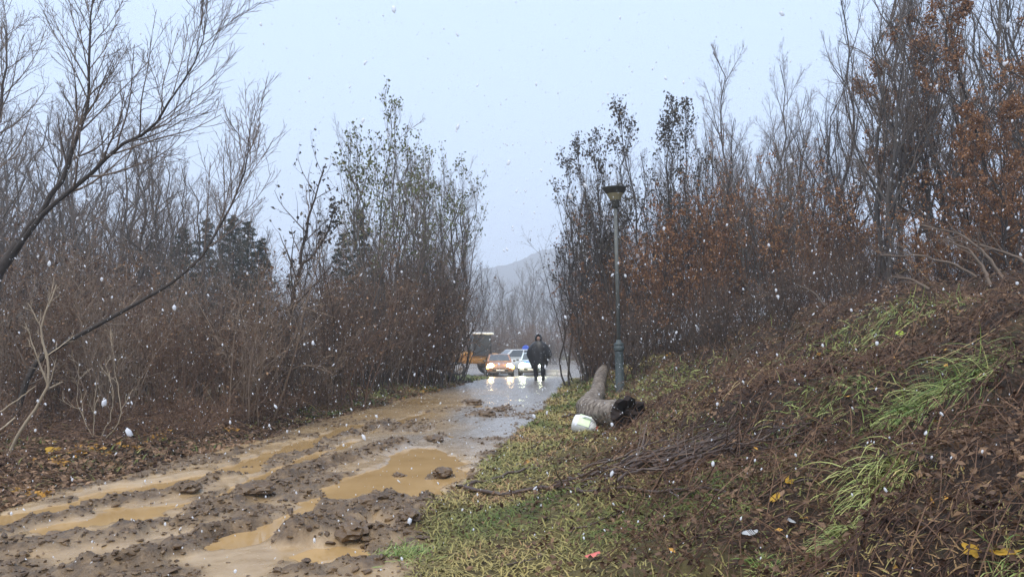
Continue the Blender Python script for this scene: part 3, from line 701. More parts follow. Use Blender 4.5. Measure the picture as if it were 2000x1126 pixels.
ga = at(548, 700, da); gp_ = 665+(CAMZ-H(ga[0], da))*F/da
traced_plant('alder_tree', 'leaning alder with a dark trunk and a few withered leaves above the thicket', 'tree',
    [([(548, gp_+4, da), (560, 660, da), (575, 590, da), (588, 500, da), (603, 425, da), (625, 345, da), (640, 318, da)], .075, .010),
     ([(585, 520, da), (610, 500, da+.2), (640, 455, da+.3), (655, 400, da+.3)], .03, .008)], 'twig_dark', tw=(20, .24), up=.08, part='trunk', leafy='leaf_dark')
# stems on the bank
for px, py, tp, lb in ((1447, 817, 703, 'tall straight dark red stalk standing on the bank'), (1563, 755, 688, 'pair of thin red stalks growing higher up the bank'), (1475, 728, 700, 'short pale hooked stalk at the top of the bank')):
    b0 = hit(px, py); dd = b0[1]
    st = [([(px, py+4, dd), (px-1, (py+tp)/2, dd), (px+1, tp, dd)], .009, .004)]
    if 'pair' in lb: st += [([(px+8, py+4, dd), (px+18, py-40, dd), (px+30, py-75, dd)], .007, .003)]
    if 'hooked' in lb: st = [([(px, py+4, dd), (px-4, py-15, dd), (px-14, py-30, dd), (px-22, py-25, dd)], .008, .005)]
    traced_plant('dry_stalk', lb, 'stalk', st, 'twig_red' if 'hooked' not in lb else 'twig_pale', tw=None)
# bent saplings on the crest
FS = [([(1612, 598), (1592, 572), (1560, 556), (1500, 572)], 'pale bent stem arching from the crest of the bank, beside the dark debris'),
      ([(1548, 600), (1520, 582), (1490, 575), (1440, 590)], 'shorter bent pale stem arching low beside the dark debris'),
      ([(1510, 602), (1495, 590), (1470, 582)], 'stub of a cut pale stem on the crest of the bank'),
      ([(1905, 540), (1860, 515), (1800, 500), (1720, 497)], 'long bent branch lying along the top of the high bank'),
      ([(1960, 545), (1930, 500), (1880, 460), (1800, 440)], 'bare branch bowed over above the long bent branch'),
      ([(1815, 565), (1780, 545), (1740, 540)], 'crooked pale stem poking out of the crest'),
      ([(1935, 560), (1925, 530), (1895, 490), (1850, 470)], 'forked dark branch standing against the high bank'),
      ([(2010, 520), (1985, 500), (1950, 488), (1850, 466)], 'thick bare branch fallen across the top of the high bank')]
for pts, lb in FS:
    b0 = hit(pts[0][0], pts[0][1]+14); dd = min(b0[1], 17.0)
    traced_plant('bent_branch', lb, 'branch', [([(px, py, dd+.15*i) for i, (px, py) in enumerate(pts)], .028, .010)], 'twig', tw=(9, .35), up=.03)

# ------------------------------------------------------------------ ground cover
def sample_land(n, y0, y1, r, xlim, cond):
    y = y0*np.exp(r.uniform(0, 1, n)*math.log(y1/y0)); x = xlim(y, r.uniform(0, 1, n)); k = cond(x, y); x, y = x[k], y[k]
    return x, y, terrain(x, y)
def on_right(a, b): return lambda y, t: edgeR(y)+a+(b-a)*t
def on_left(a, b): return lambda y, t: edgeL(y)-a-(b-a)*t
allp = lambda x, y: np.ones_like(x, bool)
def blades(mb, x, y, z, N, L, W, lift, r, tint, bias=None):
    n = len(x); B = np.stack([x, y, z-.01], -1); d = r.normal(size=(n, 3))
    if bias is not None: d += bias
    d -= N*(d*N).sum(1, keepdims=True); d = norm(d); s = np.cross(d, N)
    li = lift[:, None]; L = L[:, None]; W = W[:, None]
    mid = B+d*L*.5*(1-li*.5)+N*L*.5*li; tip = mid+d*L*.55+N*L*(.25*li-.10)
    V_ = np.stack([B-s*W, B+s*W, mid+s*W*.8, mid-s*W*.8, tip], 1).reshape(-1, 3); b = np.arange(n)[:, None]*5
    mb.add(V_, b+[0, 1, 2, 3], b+[3, 2, 4], np.repeat(tint, 5))
r = np.random.default_rng(3)
# matted grass of the verge, green and straw
mb = MB()
x, y, z = sample_land(95000, 2.4, 34, r, on_right(.0, 3.0), lambda x, y: r.uniform(0, 1, len(x)) < np.clip(1.1-(x-edgeR(y))/2.3+.35*sstep(12, 16, y)+.9*vnoise(x*1.1, y*1.1, 92)*sstep(.6, 1.2, x-edgeR(y)), .16, 1))
gn = fbm(x*.9, y*.9, 3, 7); lampg = np.exp(-((x-2.6)**2+(y-18)**2)/3.)
tint = np.clip(.66-.6*gn+r.normal(0, .17, len(x))-.7*lampg, 0, 1)
blades(mb, x, y, z, Hn(x, y), r.uniform(.04, .115, len(x))*(1+y/22), (.0015+.0007*y)*r.uniform(.7, 1.3, len(x)), r.uniform(.05, .7, len(x)), r, tint)
tag(mb.build('verge_grass', M['grass_mat'], None, False), 'matted green and straw coloured grass on the verge beside the fallen trunk', 'grass', None, 'stuff')
mb = MB()
x, y, z = sample_land(40000, 6.5, 45, r, on_left(.0, 4.5), lambda x, y: (r.uniform(0, 1, len(x)) < np.clip(.12+.95*sstep(12.5, 17, y)*(1-sstep(.9, 2.2, edgeL(y)-x))+.9*sstep(.05, .35, vnoise(x*.8, y*.8, 15))*sstep(.7, 1.1, edgeL(y)-x), 0, 1)))
tint = np.clip(.2-.4*fbm(x*.7, y*.7, 2, 8)+r.normal(0, .15, len(x)), 0, 1)
blades(mb, x, y, z, Hn(x, y), r.uniform(.05, .14, len(x))*(1+y/25), (.0022+.0007*y)*r.uniform(.7, 1.3, len(x)), r.uniform(.1, .8, len(x)), r, tint)
tag(mb.build('roadside_grass', M['grass_mat'], None, False), 'thin green grass along the foot of the thicket', 'grass', None, 'stuff')
# fallen leaves
mb = MB()
x, y, z = sample_land(62000, 2.2, 30, r, on_right(.2, 9), lambda x, y: r.uniform(0, 1, len(x)) < np.clip(.12+.25*sstep(.5, 1.2, x-edgeR(y))+sstep(1.2, 2.3, x-edgeR(y)), 0, 1))
N_ = Hn(x, y); C = np.stack([x, y, z], -1)+N_*r.uniform(.0, .075, (len(x), 1))
t_ = np.clip(.33+.35*fbm(x*1.2, y*1.2, 2, 18)+r.normal(0, .2, len(x)), 0, .82); t_[r.uniform(0, 1, len(x)) < .012] = 1
mb.leaves(C, r.uniform(.018, .046, len(x))*(1+y/16), .62, t_, .3, r, N_)
tag(mb.build('bank_litter', M['litter'], None, False), 'dead brown leaves covering the slope of the bank', 'leaf litter', None, 'stuff')
mb = MB()
x, y, z = sample_land(42000, 6.0, 30, r, on_left(-.1, 4.5), lambda x, y: r.uniform(0, 1, len(x)) < np.clip(1.1-.12*(edgeL(y)-x), 0, 1))
N_ = Hn(x, y); C = np.stack([x, y, z], -1)+N_*r.uniform(.0, .03, (len(x), 1))
t_ = np.clip(.42+.35*fbm(x*1.2, y*1.2, 2, 19)+r.normal(0, .22, len(x)), 0, .9); yel = (vnoise(x*1.3, y*1.3, 20) > .45) & (r.uniform(0, 1, len(x)) < .3); t_[yel] = 1
mb.leaves(C, r.uniform(.03, .08, len(x))*(1+y/30), .65, t_, .35, r, N_)
tag(mb.build('roadside_litter', M['litter'], None, False), 'brown and yellow fallen leaves along the foot of the thicket', 'leaf litter', None, 'stuff')
# dead twigs and withered stalks over the bank
def lying(mb, n, y0, y1, a, b, Lr, rr, r, side=1, bias=(0, 0, 0), arc=.25):
    x, y, z = sample_land(n, y0, y1, r, on_right(a, b) if side > 0 else on_left(a, b), allp); n = len(x); N_ = Hn(x, y)
    d = r.normal(size=(n, 3))+np.array(bias); d -= N_*(d*N_).sum(1, keepdims=True); d = norm(d); k = 5
    L = r.uniform(*Lr, n)*(1+y/25); P = np.empty((n, k, 3)); p = np.stack([x, y, z], -1); bend = r.normal(0, .22, (n, 1))
    for i in range(k):
        P[:, i] = p; d = norm(d+np.cross(N_, d)*bend+r.normal(0, .08, (n, 3))); p = p+d*(L/(k-1))[:, None]
    zz2 = terrain(P[:, :, 0].ravel(), P[:, :, 1].ravel()).reshape(n, k)
    hgt = np.sin(np.linspace(.15, 2.9, k))[None]*(L*arc*r.uniform(0, 1, n))[:, None]
    P[:, :, 2] = zz2+hgt+.004
    rad = (r.uniform(*rr, n)*(1+y/14))[:, None]*np.linspace(1, .45, k)[None]
    mb.tubes(P, rad, 3, np.clip(r.normal(.38, .28, n), 0, 1))
M['bank_twig'] = mat('bank_twig', (.045, .022, .016), .7, .25, [(.13, .062, .040), (.23, .135, .08), (.42, .31, .15)], 2, .3)
mb = MB(); lying(mb, 7500, 2.2, 20, 1.5, 7.5, (.10, .5), (.0013, .0032), r, 1, (-.4, -.1, 0), .5); lying(mb, 900, 3, 14, 1.6, 4.5, (.3, .9), (.0014, .0034), r, 1, (1.0, .6, 0), .15)
tag(mb.build('bank_twigs', M['bank_twig'], None, False), 'tangle of dead twigs and withered stalks on the bank', 'twigs', None, 'stuff')
mb = MB(); lying(mb, 2200, 6.5, 22, .2, 4, (.2, .7), (.002, .004), r, -1, (0, 0, 0), .3)
tag(mb.build('roadside_twigs', M['bank_twig'], None, False), 'dead twigs and stalks at the foot of the thicket', 'twigs', None, 'stuff')

# ------------------------------------------------------------------ mud clods
bmI = bmesh.new(); bmesh.ops.create_icosphere(bmI, subdivisions=1, radius=1.0); bmI.verts.ensure_lookup_table()
IV = np.array([v.co[:] for v in bmI.verts]); IT = np.array([[v.index for v in f.verts] for f in bmI.faces]); bmI.free()
bmI = bmesh.new(); bmesh.ops.create_icosphere(bmI, subdivisions=3, radius=1.0)
IV3 = np.array([v.co[:] for v in bmI.verts]); IT3 = np.array([[v.index for v in f.verts] for f in bmI.faces]); bmI.free()
def lumps(mb, C, size, r, flat=.6, jag=.28):
    n = len(C); A = r.normal(size=(n, 3, 3)); Qm, _ = np.linalg.qr(A)
    S = size[:, None, None]*np.stack([r.uniform(.7, 1.4, n), r.uniform(.6, 1.1, n), r.uniform(.4, .9, n)], -1)[:, None]
    V_ = IV[None]*(1+r.normal(0, jag, (n, len(IV), 1)))*S; V_ = V_@Qm; V_[:, :, 2] *= flat; V_ += C[:, None]
    mb.add(V_.reshape(-1, 3), None, (IT[None]+(np.arange(n)*len(IV))[:, None, None]).reshape(-1, 3), np.repeat(r.uniform(0, .7, n), len(IV)))
mb = MB(); n = 60000; y = 2.4*np.exp(r.uniform(0, 1, n)*math.log(24/2.4)); x = edgeL(y)+(edgeR(y)-edgeL(y))*r.uniform(-.05, 1.03, n)
z, cl, uu, vv, on = terrain(x, y, True); edge = np.exp(-(np.minimum(np.abs(uu), np.abs(vv))/.16)**2)
k = (r.uniform(0, 1, n) < np.clip(cl*.55+edge*.35*(y < 20)+.012*(y < 16), 0, 1)) & (z > LEVEL-.012); x, y, z, cl = x[k], y[k], z[k], cl[k]
k = r.permutation(len(x))[:9500]; x, y, z = x[k], y[k], z[k]
sz = np.exp(r.normal(math.log(.0105), .55, len(x)))*(1+y/20); sz = np.minimum(sz, .045)
lumps(mb, np.stack([x, y, z+sz*.1], -1), sz, r)
tag(mb.build('mud_crumbs', M['clod'], None, False), 'loose crumbs of dark churned mud strewn over the road', 'mud', None, 'stuff')
def big_clod(px, py, s, label, flat=.5, rz=0):
    p = hit(px, py); rr_ = np.random.default_rng(int(px*7+py)); V_ = IV3.copy()
    nz = 1+.28*fbm(V_[:, 0]*1.6+px, V_[:, 1]*1.6+V_[:, 2]*1.3, 3, 3)+.10*rr_.normal(size=len(V_))
    V_ = V_*nz[:, None]*np.array([s*1.3, s*.9, s*flat]); mb = MB(); mb.add(V_, None, IT3, .3)
    o = mb.build('mud_clod', M['clod'], None, False); o.location = (p[0], p[1], H(p[0], p[1])+s*flat*.25); o.rotation_euler = (0, 0, rz)
    tag(o, label, 'mud clod', 'clods of mud on the road')
for a in ((865, 925, .11, 'broad flat clod of mud standing in the largest puddle'), (778, 933, .08, 'small clod breaking the water of the largest puddle beside the broad one'),
          (858, 943, .05, 'little pointed clod at the rim of the largest puddle'), (920, 789, .20, 'single dark clod on the wet road, farthest along it'),
          (945, 812, .20, 'wide dark clod lying on the shiny part of the road'), (978, 802, .12, 'narrow clod trailing behind the wide one on the shiny road'),
          (850, 861, .14, 'rounded clod just beyond the largest puddle'), (372, 960, .10, 'lump of mud on the ridge between the two water filled ruts'),
          (690, 1040, .15, 'smooth brown block of earth in the heap of churned mud'), (500, 962, .13, 'big crumbly lump on the ridge beside the ruts'),
          (720, 985, .12, 'lump on top of the heap of churned mud by the puddle'), (640, 1084, .03, 'tiny clod poking out of the small puddle'),
          (800, 1010, .10, 'lump at the grass end of the heap of churned mud')):
    big_clod(a[0], a[1], a[2], a[3], .5, a[0])

# ------------------------------------------------------------------ grass tufts
def tuft(px, py, n, L, spread, label, mb_bias, mt='grass_green', tint=(.35, .25), lift=(.3, .9), seed=0, patch=False):
    r = np.random.default_rng(seed+int(px)); p = hit(px, py); n_ = n
    x = p[0]+r.normal(0, spread[0], n_); y = p[1]+r.normal(0, spread[1], n_); z = terrain(x, y); N_ = Hn(x, y); k = 6
    d = norm(N_*r.uniform(*lift, (n_, 1))+r.normal(0, .65, (n_, 3))+np.array(mb_bias)*.45); Ls = L*r.uniform(.5, 1.2, n_)
    P = np.empty((n_, k, 3)); q = np.stack([x, y, z-.02], -1)
    for i in range(k): P[:, i] = q; d = norm(d+np.array(mb_bias)*.15+r.normal(0, .08, (n_, 3))-np.array([0, 0, .30])); q = q+d*(Ls/(k-1))[:, None]
    P[:, :, 2] = np.maximum(P[:, :, 2], terrain(P[:, :, 0].ravel(), P[:, :, 1].ravel()).reshape(n_, k)+.006*np.arange(k))
    T = norm(np.gradient(P, axis=1)); S = norm(np.cross(T, np.array([0, 0, 1.])+r.normal(0, .4, (n_, 1, 3))))
    w_ = ((.0013+.00026*p[1])*r.uniform(.7, 1.4, n_))[:, None]*np.array([.8, 1, 1, .85, .6, .1])[None]
    V_ = np.stack([P-S*w_[..., None], P+S*w_[..., None]], 2)-p; i = np.arange(n_)[:, None]*k*2; j = np.arange(k-1)[None]*2
    Qd = np.stack([i+j, i+j+1, i+j+3, i+j+2], -1).reshape(-1, 4); mb = MB(); mb.add(V_.reshape(-1, 3), Qd, None, np.repeat(np.clip(r.normal(tint[0], tint[1], n_), 0, 1), k*2))
    o = mb.build('grass' if patch else 'grass_tuft', M[mt], None, False); o.location = p; tag(o, label, 'grass', None, 'stuff' if patch else None)
tuft(1905, 740, 620, .40, (.34, .13), 'long sweep of bright green grass hanging down the bank', (-.9, -.3, 0), tint=(.36, .22))
tuft(1800, 800, 420, .34, (.14, .10), 'green and yellow grass at the lower end of the long sweep', (-.8, -.4, 0), tint=(.35, .25))
tuft(1885, 830, 70, .22, (.04, .05), 'small drooping bluish green tuft below the long sweep of grass', (-.1, -.5, 0), tint=(.1, .12))
tuft(1735, 945, 300, .30, (.09, .09), 'straw yellow tuft lying over the twigs halfway down the bank', (-.6, -.4, 0), tint=(.65, .2))
tuft(1645, 1055, 260, .20, (.05, .05), 'round yellow and green tuft at the foot of the bank', (-.5, -.2, 0), tint=(.55, .25), lift=(.6, 1.2))
tuft(790, 1085, 260, .13, (.10, .12), 'fresh green tuft where the verge meets the churned mud', (.3, -.1, 0), tint=(.25, .2), lift=(.7, 1.3), patch=True)
tuft(1440, 1000, 60, .20, (.05, .05), 'thin yellow green tuft among the twigs at the foot of the bank', (-.2, -.4, 0), tint=(.5, .2))
tuft(1495, 1112, 80, .12, (.04, .04), 'tiny bright tuft in the dark soil at the foot of the bank', (.1, 0, 0), tint=(.3, .2), lift=(.7, 1.3))
tuft(1625, 770, 420, .22, (.35, .25), 'patch of grey green grass on the middle of the bank', (-.4, -.2, 0), tint=(.5, .25), patch=True)
tuft(1600, 700, 900, .26, (.6, .5), 'light green grass spreading over the upper bank', (-.3, -.2, 0), tint=(.55, .2), patch=True)
tuft(1790, 610, 700, .26, (.5, .5), 'yellowish grass just under the crest of the bank', (-.3, -.2, 0), tint=(.5, .2), patch=True)
tuft(1215, 752, 420, .22, (.45, .35), 'vivid green grass around the foot of the street lamp', (0, 0, 0), tint=(.12, .1), lift=(.7, 1.3), patch=True)
tuft(1340, 740, 900, .24, (.7, .5), 'yellow green grass on the slope beside the street lamp', (-.2, 0, 0), tint=(.45, .15), lift=(.5, 1.2), patch=True)
tuft(1300, 770, 700, .22, (.6, .4), 'yellow grass just above the rotten end of the trunk', (-.2, 0, 0), tint=(.6, .15), lift=(.5, 1.1), patch=True)
tuft(1985, 1110, 60, .2, (.05, .05), 'long pale green blades beside the yellow maple leaves', (-.4, 0, 0), tint=(.3, .2))

# ------------------------------------------------------------------ branches on the ground
mat('branch_bark', (.036, .022, .016), .38, .5, (.12, .075, .052), 12, .9, bump=.3)
def branch(pts, r0, r1, label, twigs=0, lift=.01):
    P = np.array([hit(*p) for p in pts]); P, L = resample(P, 16); P[:, 2] = np.maximum(P[:, 2], terrain(P[:, 0], P[:, 1]))+r0*.6+lift
    P[1:-1] += r.normal(0, .010, (14, 3)); o0 = P[0].copy(); mb = MB(); rad = np.linspace(r0, r1, 16)*r.uniform(.9, 1.1, 16)
    mb.tubes((P-o0)[None], rad[None], 6, .4)
    ob = mb.build('fallen_branch', M['branch_bark']); ob.location = o0; tag(ob, label, 'branch', 'branches lying on the verge')
    if twigs:
        c = MB(); C1, a1, L1 = sprout((P-o0)[None], rad[None], np.array([L]), twigs, .2, .98, 32, .22, 5, .02, .1, r, .6, .003, .3); c.tubes(C1, a1, 3, .5); c.build('twigs', M['branch_bark'], ob, False)['kind'] = 'stuff'
branch([(892, 954), (925, 947), (965, 937), (1010, 926), (1054, 913)], .020, .012, 'short dark branch pointing from the puddle up over the grass')
branch([(908, 956), (935, 964), (965, 971), (992, 973), (1015, 963), (1060, 957), (1130, 945), (1200, 938), (1265, 930)], .024, .014, 'long crooked dark branch with one end at the puddle')
branch([(1062, 960), (1130, 966), (1200, 962), (1260, 966), (1330, 967), (1420, 972)], .020, .011, 'dark branch lying level below the crooked one', 10)
branch([(1085, 946), (1160, 932), (1250, 905), (1350, 880), (1440, 855), (1500, 838)], .020, .010, 'longest pole of the bundle of brushwood on the bank', 12)
branch([(1110, 940), (1200, 928), (1300, 906), (1400, 872), (1490, 850)], .018, .009, 'grey pole in the bundle of brushwood, close under the longest', 12)
branch([(1230, 915), (1320, 892), (1400, 868), (1470, 842)], .018, .009, 'pole on the upper side of the bundle of brushwood', 10)
branch([(1180, 940), (1290, 922), (1380, 902), (1480, 888)], .010, .005, 'thin pole on the lower side of the bundle of brushwood', 12)
branch([(1300, 930), (1380, 910), (1470, 870), (1540, 835)], .009, .005, 'slim branch fanning out of the thick end of the bundle', 14)
branch([(1390, 1000), (1500, 975), (1600, 950), (1720, 945), (1820, 900)], .008, .004, 'reddish branch stretching across the twigs of the bank', 10)
for i in range(20):
    a = r.uniform(0, 1); e1 = (1470+60*r.normal(), 862-26*r.uniform(-1, 1)-.10*0); sx = r.uniform(1090, 1330); sy = np.interp(sx, [1090, 1330], [950, 915])+r.normal(0, 12)
    pts = [(sx+(e1[0]-sx)*t, sy+(e1[1]-sy)*t+8*math.sin(t*3.1)*r.normal()) for t in np.linspace(0, 1, 5)]
    branch(pts, r.uniform(.008, .017), .005, 'thin dark branch in the bundle of brushwood lying up the bank', 8, r.uniform(.0, .10))
branch([(1690, 840), (1780, 880), (1850, 920), (1905, 990), (1960, 1060)], .005, .003, 'thin bare stem running down the dark face of the bank', 4)
branch([(1115, 1045), (1150, 1030), (1190, 1012), (1230, 1000)], .008, .004, 'thin broken stick lying alone in the verge grass')
branch([(985, 1110), (1030, 1100), (1060, 1090)], .007, .004, 'bit of stick in the grass by the red scrap')
branch([(1098, 818), (1125, 812), (1150, 806)], .03, .02, 'pale split stick lying beside the bend of the fallen trunk')
# ------------------------------------------------------------------ fallen trunk
mat('log_bark', (.07, .052, .04), .85, .2, [(.20, .155, .125), (.34, .29, .24), (.50, .46, .40)], 11, 2.6, bump=1.0)
mat('rot_wood', (.025, .016, .012), .8, .2, [(.06, .035, .022), (.22, .10, .045)], 6, 1.0, bump=.6)
LAMPY = hit(1211, 766)
def fallen_trunk():
    r = np.random.default_rng(8)
    def gp(px, py): p = hit(px, py); return p
    A = gp(1228, 834); B = gp(1150, 826); org = B.copy(); D = gp(1181, 727); sc_ = B[1]/F; print('LOG', A, B, D, 'lamp', LAMPY)
    e = empty('fallen_tree', org, 0, 'fallen tree trunk with peeling grey bark and a bent rotten butt on the verge', 'fallen tree')
    path = [A+[0, .1, .17], (A+B)/2+[0, 0.1, .18], B+[-.01, .22, .20], B+[.06, .9, .20]]
    for t in np.linspace(.25, 1, 6):
        q = B+(D-B)*t; q[2] = H(q[0], q[1])+.17-.02*t; path.append(q)
    P, L = resample(np.array(path), 46); P[:, 2] = np.maximum(P[:, 2], terrain(P[:, 0], P[:, 1])+.13)
    for _ in range(2): P[1:-1] = (P[:-2]+2*P[1:-1]+P[2:])/4
    rad = np.interp(np.linspace(0, 1, 46), [0, .07, .14, .3, 1], np.array([22, 23, 25, 21, 15])*sc_); ns = 40; K = 110; P = resample(P, K)[0]; rad = np.interp(np.linspace(0, 1, K), np.linspace(0, 1, 46), rad)
    T = norm(np.gradient(P, axis=0)); U = norm(np.cross(T, [0, 0, 1.])); W = np.cross(U, T); an = np.arange(ns)*2*math.pi/ns
    rg = []
    for i in range(K):
        s = i*L/(K-1); rr = rad[i]*(1+.07*fbm(np.cos(an)*1.5+5, np.sin(an)*1.5+s*1.3, 3, 12)+.05*vnoise(np.cos(an)*5, np.sin(an)*5+s*1.1, 13)+.035*np.abs(vnoise(an*7, np.full(ns, s*1.6), 14))+.02*vnoise(an*12, np.full(ns, s*9), 15))
        rg.append(P[i]+rr[:, None]*(np.cos(an)[:, None]*U[i]+np.sin(an)[:, None]*W[i])-org)
    lg = MB().rings(rg); lg.A = [np.full(len(lg.V[0]), .42)]; lg.build('trunk', M['log_bark'], e)
    # broken, rotten butt: splintered shell around a hollow, roots
    c = P[0]-org; ax = -T[0]; u, w_ = U[0], W[0]; k = 26; an = np.arange(k)*2*math.pi/k
    lens = .10+.14*np.abs(r.normal(size=k)); lens[(an > 1.2) & (an < 2.0)] += .06
    r1 = 25*sc_*(1+.1*r.normal(size=k)); ring0 = c-ax*.10+24*sc_*(np.cos(an)[:, None]*u+np.sin(an)[:, None]*w_)*1.06
    ring1 = c+ax*.12+(r1*1.12)[:, None]*(np.cos(an)[:, None]*u+np.sin(an)[:, None]*w_); ring2 = c+ax*lens[:, None]+(r1*1.02)[:, None]*(np.cos(an)[:, None]*u+np.sin(an)[:, None]*w_)
    ring3 = c+ax*(lens[:, None]*.6)+(r1*.6)[:, None]*(np.cos(an)[:, None]*u+np.sin(an)[:, None]*w_); ring4 = c+ax*.02+.06*(np.cos(an)[:, None]*u+np.sin(an)[:, None]*w_)
    MB().rings([ring0, ring1, ring2, ring3, ring4]).build('rotten_butt', M['rot_wood'], e, False)
    for (da, dz, Lr, rr) in ((.1, .05, .50, .07), (-.6, -.05, .30, .06), (.3, .5, .24, .05), (1.2, 0, .35, .05), (-1.2, -.1, .2, .05)):
        d = norm(ax+da*np.array([0, 1., 0])+[0, 0, dz]); Q_ = c+ax*.1+d*np.linspace(0, Lr, 7)[:, None]+r.normal(0, .02, (7, 3))
        Q_[:, 2] = np.maximum(Q_[:, 2], terrain(Q_[:, 0]+org[0], Q_[:, 1]+org[1])-org[2]+.02)
        MB().tubes(Q_[None], (rr*np.linspace(1, .2, 7)*r.uniform(.8, 1.2, 7))[None], 7).build('root', M['rot_wood'], e, False)
    tp = P[-1]-org; Q_ = tp+np.array([[0, -.1, 0], [.0, 0, .08], [.01, .05, .18], [.0, .1, .28]])
    MB().tubes(Q_[None], np.array([[.10, .07, .05, .012]]), 7).build('broken_tip', M['log_bark'], e, False)
fallen_trunk()

# ------------------------------------------------------------------ street lamp
mat('lamp_paint', (.05, .066, .068), .5, .4, (.14, .15, .14), 9, .9, bump=.2)
mat('lamp_pole_paint', (.10, .105, .095), .55, .35, (.24, .23, .20), 12, 1.0)
mat('lamp_dark', (.035, .032, .022), .6, .4, (.07, .065, .045), 8, .8)
mat('lamp_glass', (.30, .25, .13), .4, .5, (.44, .38, .22), 5, .9, trans=.25)
def street_lamp():
    p = hit(1211, 766); z = H(p[0], p[1]); e = empty('street_lamp', (p[0], p[1], z), 0, 'weathered green grey street lamp with a funnel shaped shade beside the fallen trunk', 'street lamp')
    k = p[1]/F                                                       # metres per photo pixel at the lamp
    hgt = lambda py: (766-py)*k
    e.rotation_euler = (0, R(-.9), 0)
    MB().lathe([(.125, -.2), (.125, .02), (.105, .05), (.10, hgt(690)), (.098, hgt(684))], 16).build('base_column', M['lamp_paint'], e)
    MB().lathe([(.10, hgt(687)), (.115, hgt(685)), (.125, hgt(681)), (.115, hgt(677)), (.098, hgt(676)), (.12, hgt(674)), (.11, hgt(671)), (.07, hgt(669)), (.052, hgt(664))], 18).build('collar', M['lamp_paint'], e)
    MB().lathe([(.048, hgt(668)), (.042, hgt(404))], 12).build('pole', M['lamp_pole_paint'], e)
    MB().lathe([(.05, hgt(406)), (.07, hgt(404)), (.085, hgt(400)), (.10, hgt(392)), (.125, hgt(389))], 20).build('shade_neck', M['lamp_dark'], e)
    MB().lathe([(.118, hgt(390)), (.16, hgt(383)), (.205, hgt(376))], 24, cap=False).build('shade_glass', M['lamp_glass'], e)
    MB().lathe([(.20, hgt(377)), (.27, hgt(369)), (.30, hgt(366.5)), (.305, hgt(365)), (.25, hgt(364)), (.03, hgt(362.5))], 24).build('shade_cap', M['lamp_dark'], e)
    b = MB(); b.box((.085, 0, hgt(401)), (.06, .03, .03)); b.box((-.07, .02, hgt(402)), (.04, .03, .03)); b.build('bracket', M['lamp_dark'], e)
    return p
LAMP = street_lamp()

# ------------------------------------------------------------------ litter on the verge
mat('jug_white', (.78, .80, .80), .35, .5, (.86, .87, .87), 6, .8); mat('jug_green', (.62, .74, .48), .4, .5, (.80, .84, .76), 14, 1.3); mat('jug_red', (.55, .05, .04), .4, .5, (.65, .09, .06), 8, .8)
def jug():
    p = hit(1143, 842); z = H(p[0], p[1]); e = empty('plastic_jug', (p[0], p[1], z+.09), R(14), 'crumpled white plastic jug with green label and red cap by the trunk', 'jug'); e.rotation_euler = (R(38), R(16), R(-12))
    k = 18; an = np.arange(k)*2*math.pi/k
    def sq(wx, wz): c, s = np.cos(an), np.sin(an); return np.sign(c)*np.abs(c)**.55*wx, np.sign(s)*np.abs(s)**.55*wz
    st = [(-.205, .07, .06), (-.19, .115, .095), (-.13, .13, .115), (0, .128, .12), (.09, .118, .11), (.145, .085, .075), (.17, .04, .035), (.185, .035, .035)]
    rr = np.random.default_rng(4); body = []; lab = []
    for i, (x_, a, b_) in enumerate(st):
        ww, hh = sq(a, b_); j = 1+.035*rr.normal(size=k); body.append(np.stack([np.full(k, x_), ww*j, hh*j], -1))
    MB().rings(body).build('body', M['jug_white'], e)
    for x_ in np.linspace(-.12, .07, 6):
        ww, hh = sq(.131, .122); sel = slice(2, 8); lab.append(np.stack([np.full(6, x_), ww[sel]*1.03, hh[sel]*1.03+.002], -1))
    MB().rings(lab, False, False).build('product_label', M['jug_green'], e)
    a2 = np.arange(14)*2*math.pi/14; MB().rings([np.stack([np.full(14, x_), rr_*np.cos(a2), rr_*np.sin(a2)], -1) for x_, rr_ in ((.178, .046), (.184, .05), (.225, .05), (.23, .045))]).build('cap', M['jug_red'], e)
    hp = np.array([[.12, .03, .08], [.08, .03, .15], [-.02, .03, .165], [-.09, .03, .11]]); P, L = resample(hp, 10); MB().tubes(P[None], np.full((1, 10), .016), 8).build('handle', M['jug_white'], e)
jug()
mat('scrap_red', (.62, .16, .13), .5, .4, (.75, .3, .25), 9, 1.); mat('pale_leaf', (.42, .43, .44), .55, .4, (.62, .62, .63), 9, 1.); mat('yellow_leaf', (.42, .24, .02), .6, .35, [(.55, .36, .03), (.45, .20, .02)], 14, 1.); mat('lime_leaf', (.33, .42, .05), .6, .35, (.45, .50, .08), 9, 1.)
def sheet_leaf(px, py, L, asp, mt, name, label, cat, lobes=0, rz=0.0, tilt=(.2, .2), curl=.25):
    p = hit(px, py); n = 28; an = np.arange(n)*2*math.pi/n
    rr = np.abs(np.cos(an*lobes/2))*.45+.55 if lobes else np.ones(n)
    X = np.cos(an)*L*.5*rr; Y = np.sin(an)*L*.5*asp*rr; Zc = curl*(X**2+Y**2)/L-.1*curl*np.abs(Y)
    V_ = np.concatenate([np.stack([X, Y, Zc], -1), np.stack([X*.5, Y*.5, Zc*.25], -1), [[0, 0, 0]]]); i = np.arange(n); j = (i+1) % n
    mb = MB(); mb.add(V_, np.stack([i, j, n+j, n+i], -1), np.stack([n+i, n+j, np.full(n, 2*n)], -1)); o = mb.build(name, M[mt]); so = o.modifiers.new('thick', 'SOLIDIFY'); so.thickness = .0015
    nrm = Hn(np.array([p[0]]), np.array([p[1]]))[0]; q = Vector((0, 0, 1)).rotation_difference(Vector(nrm)); o.rotation_mode = 'QUATERNION'
    from mathutils import Euler
    o.rotation_quaternion = q@Euler((tilt[0], tilt[1], rz)).to_quaternion(); o.location = p+nrm*(.02+L*.12); tag(o, label, cat)
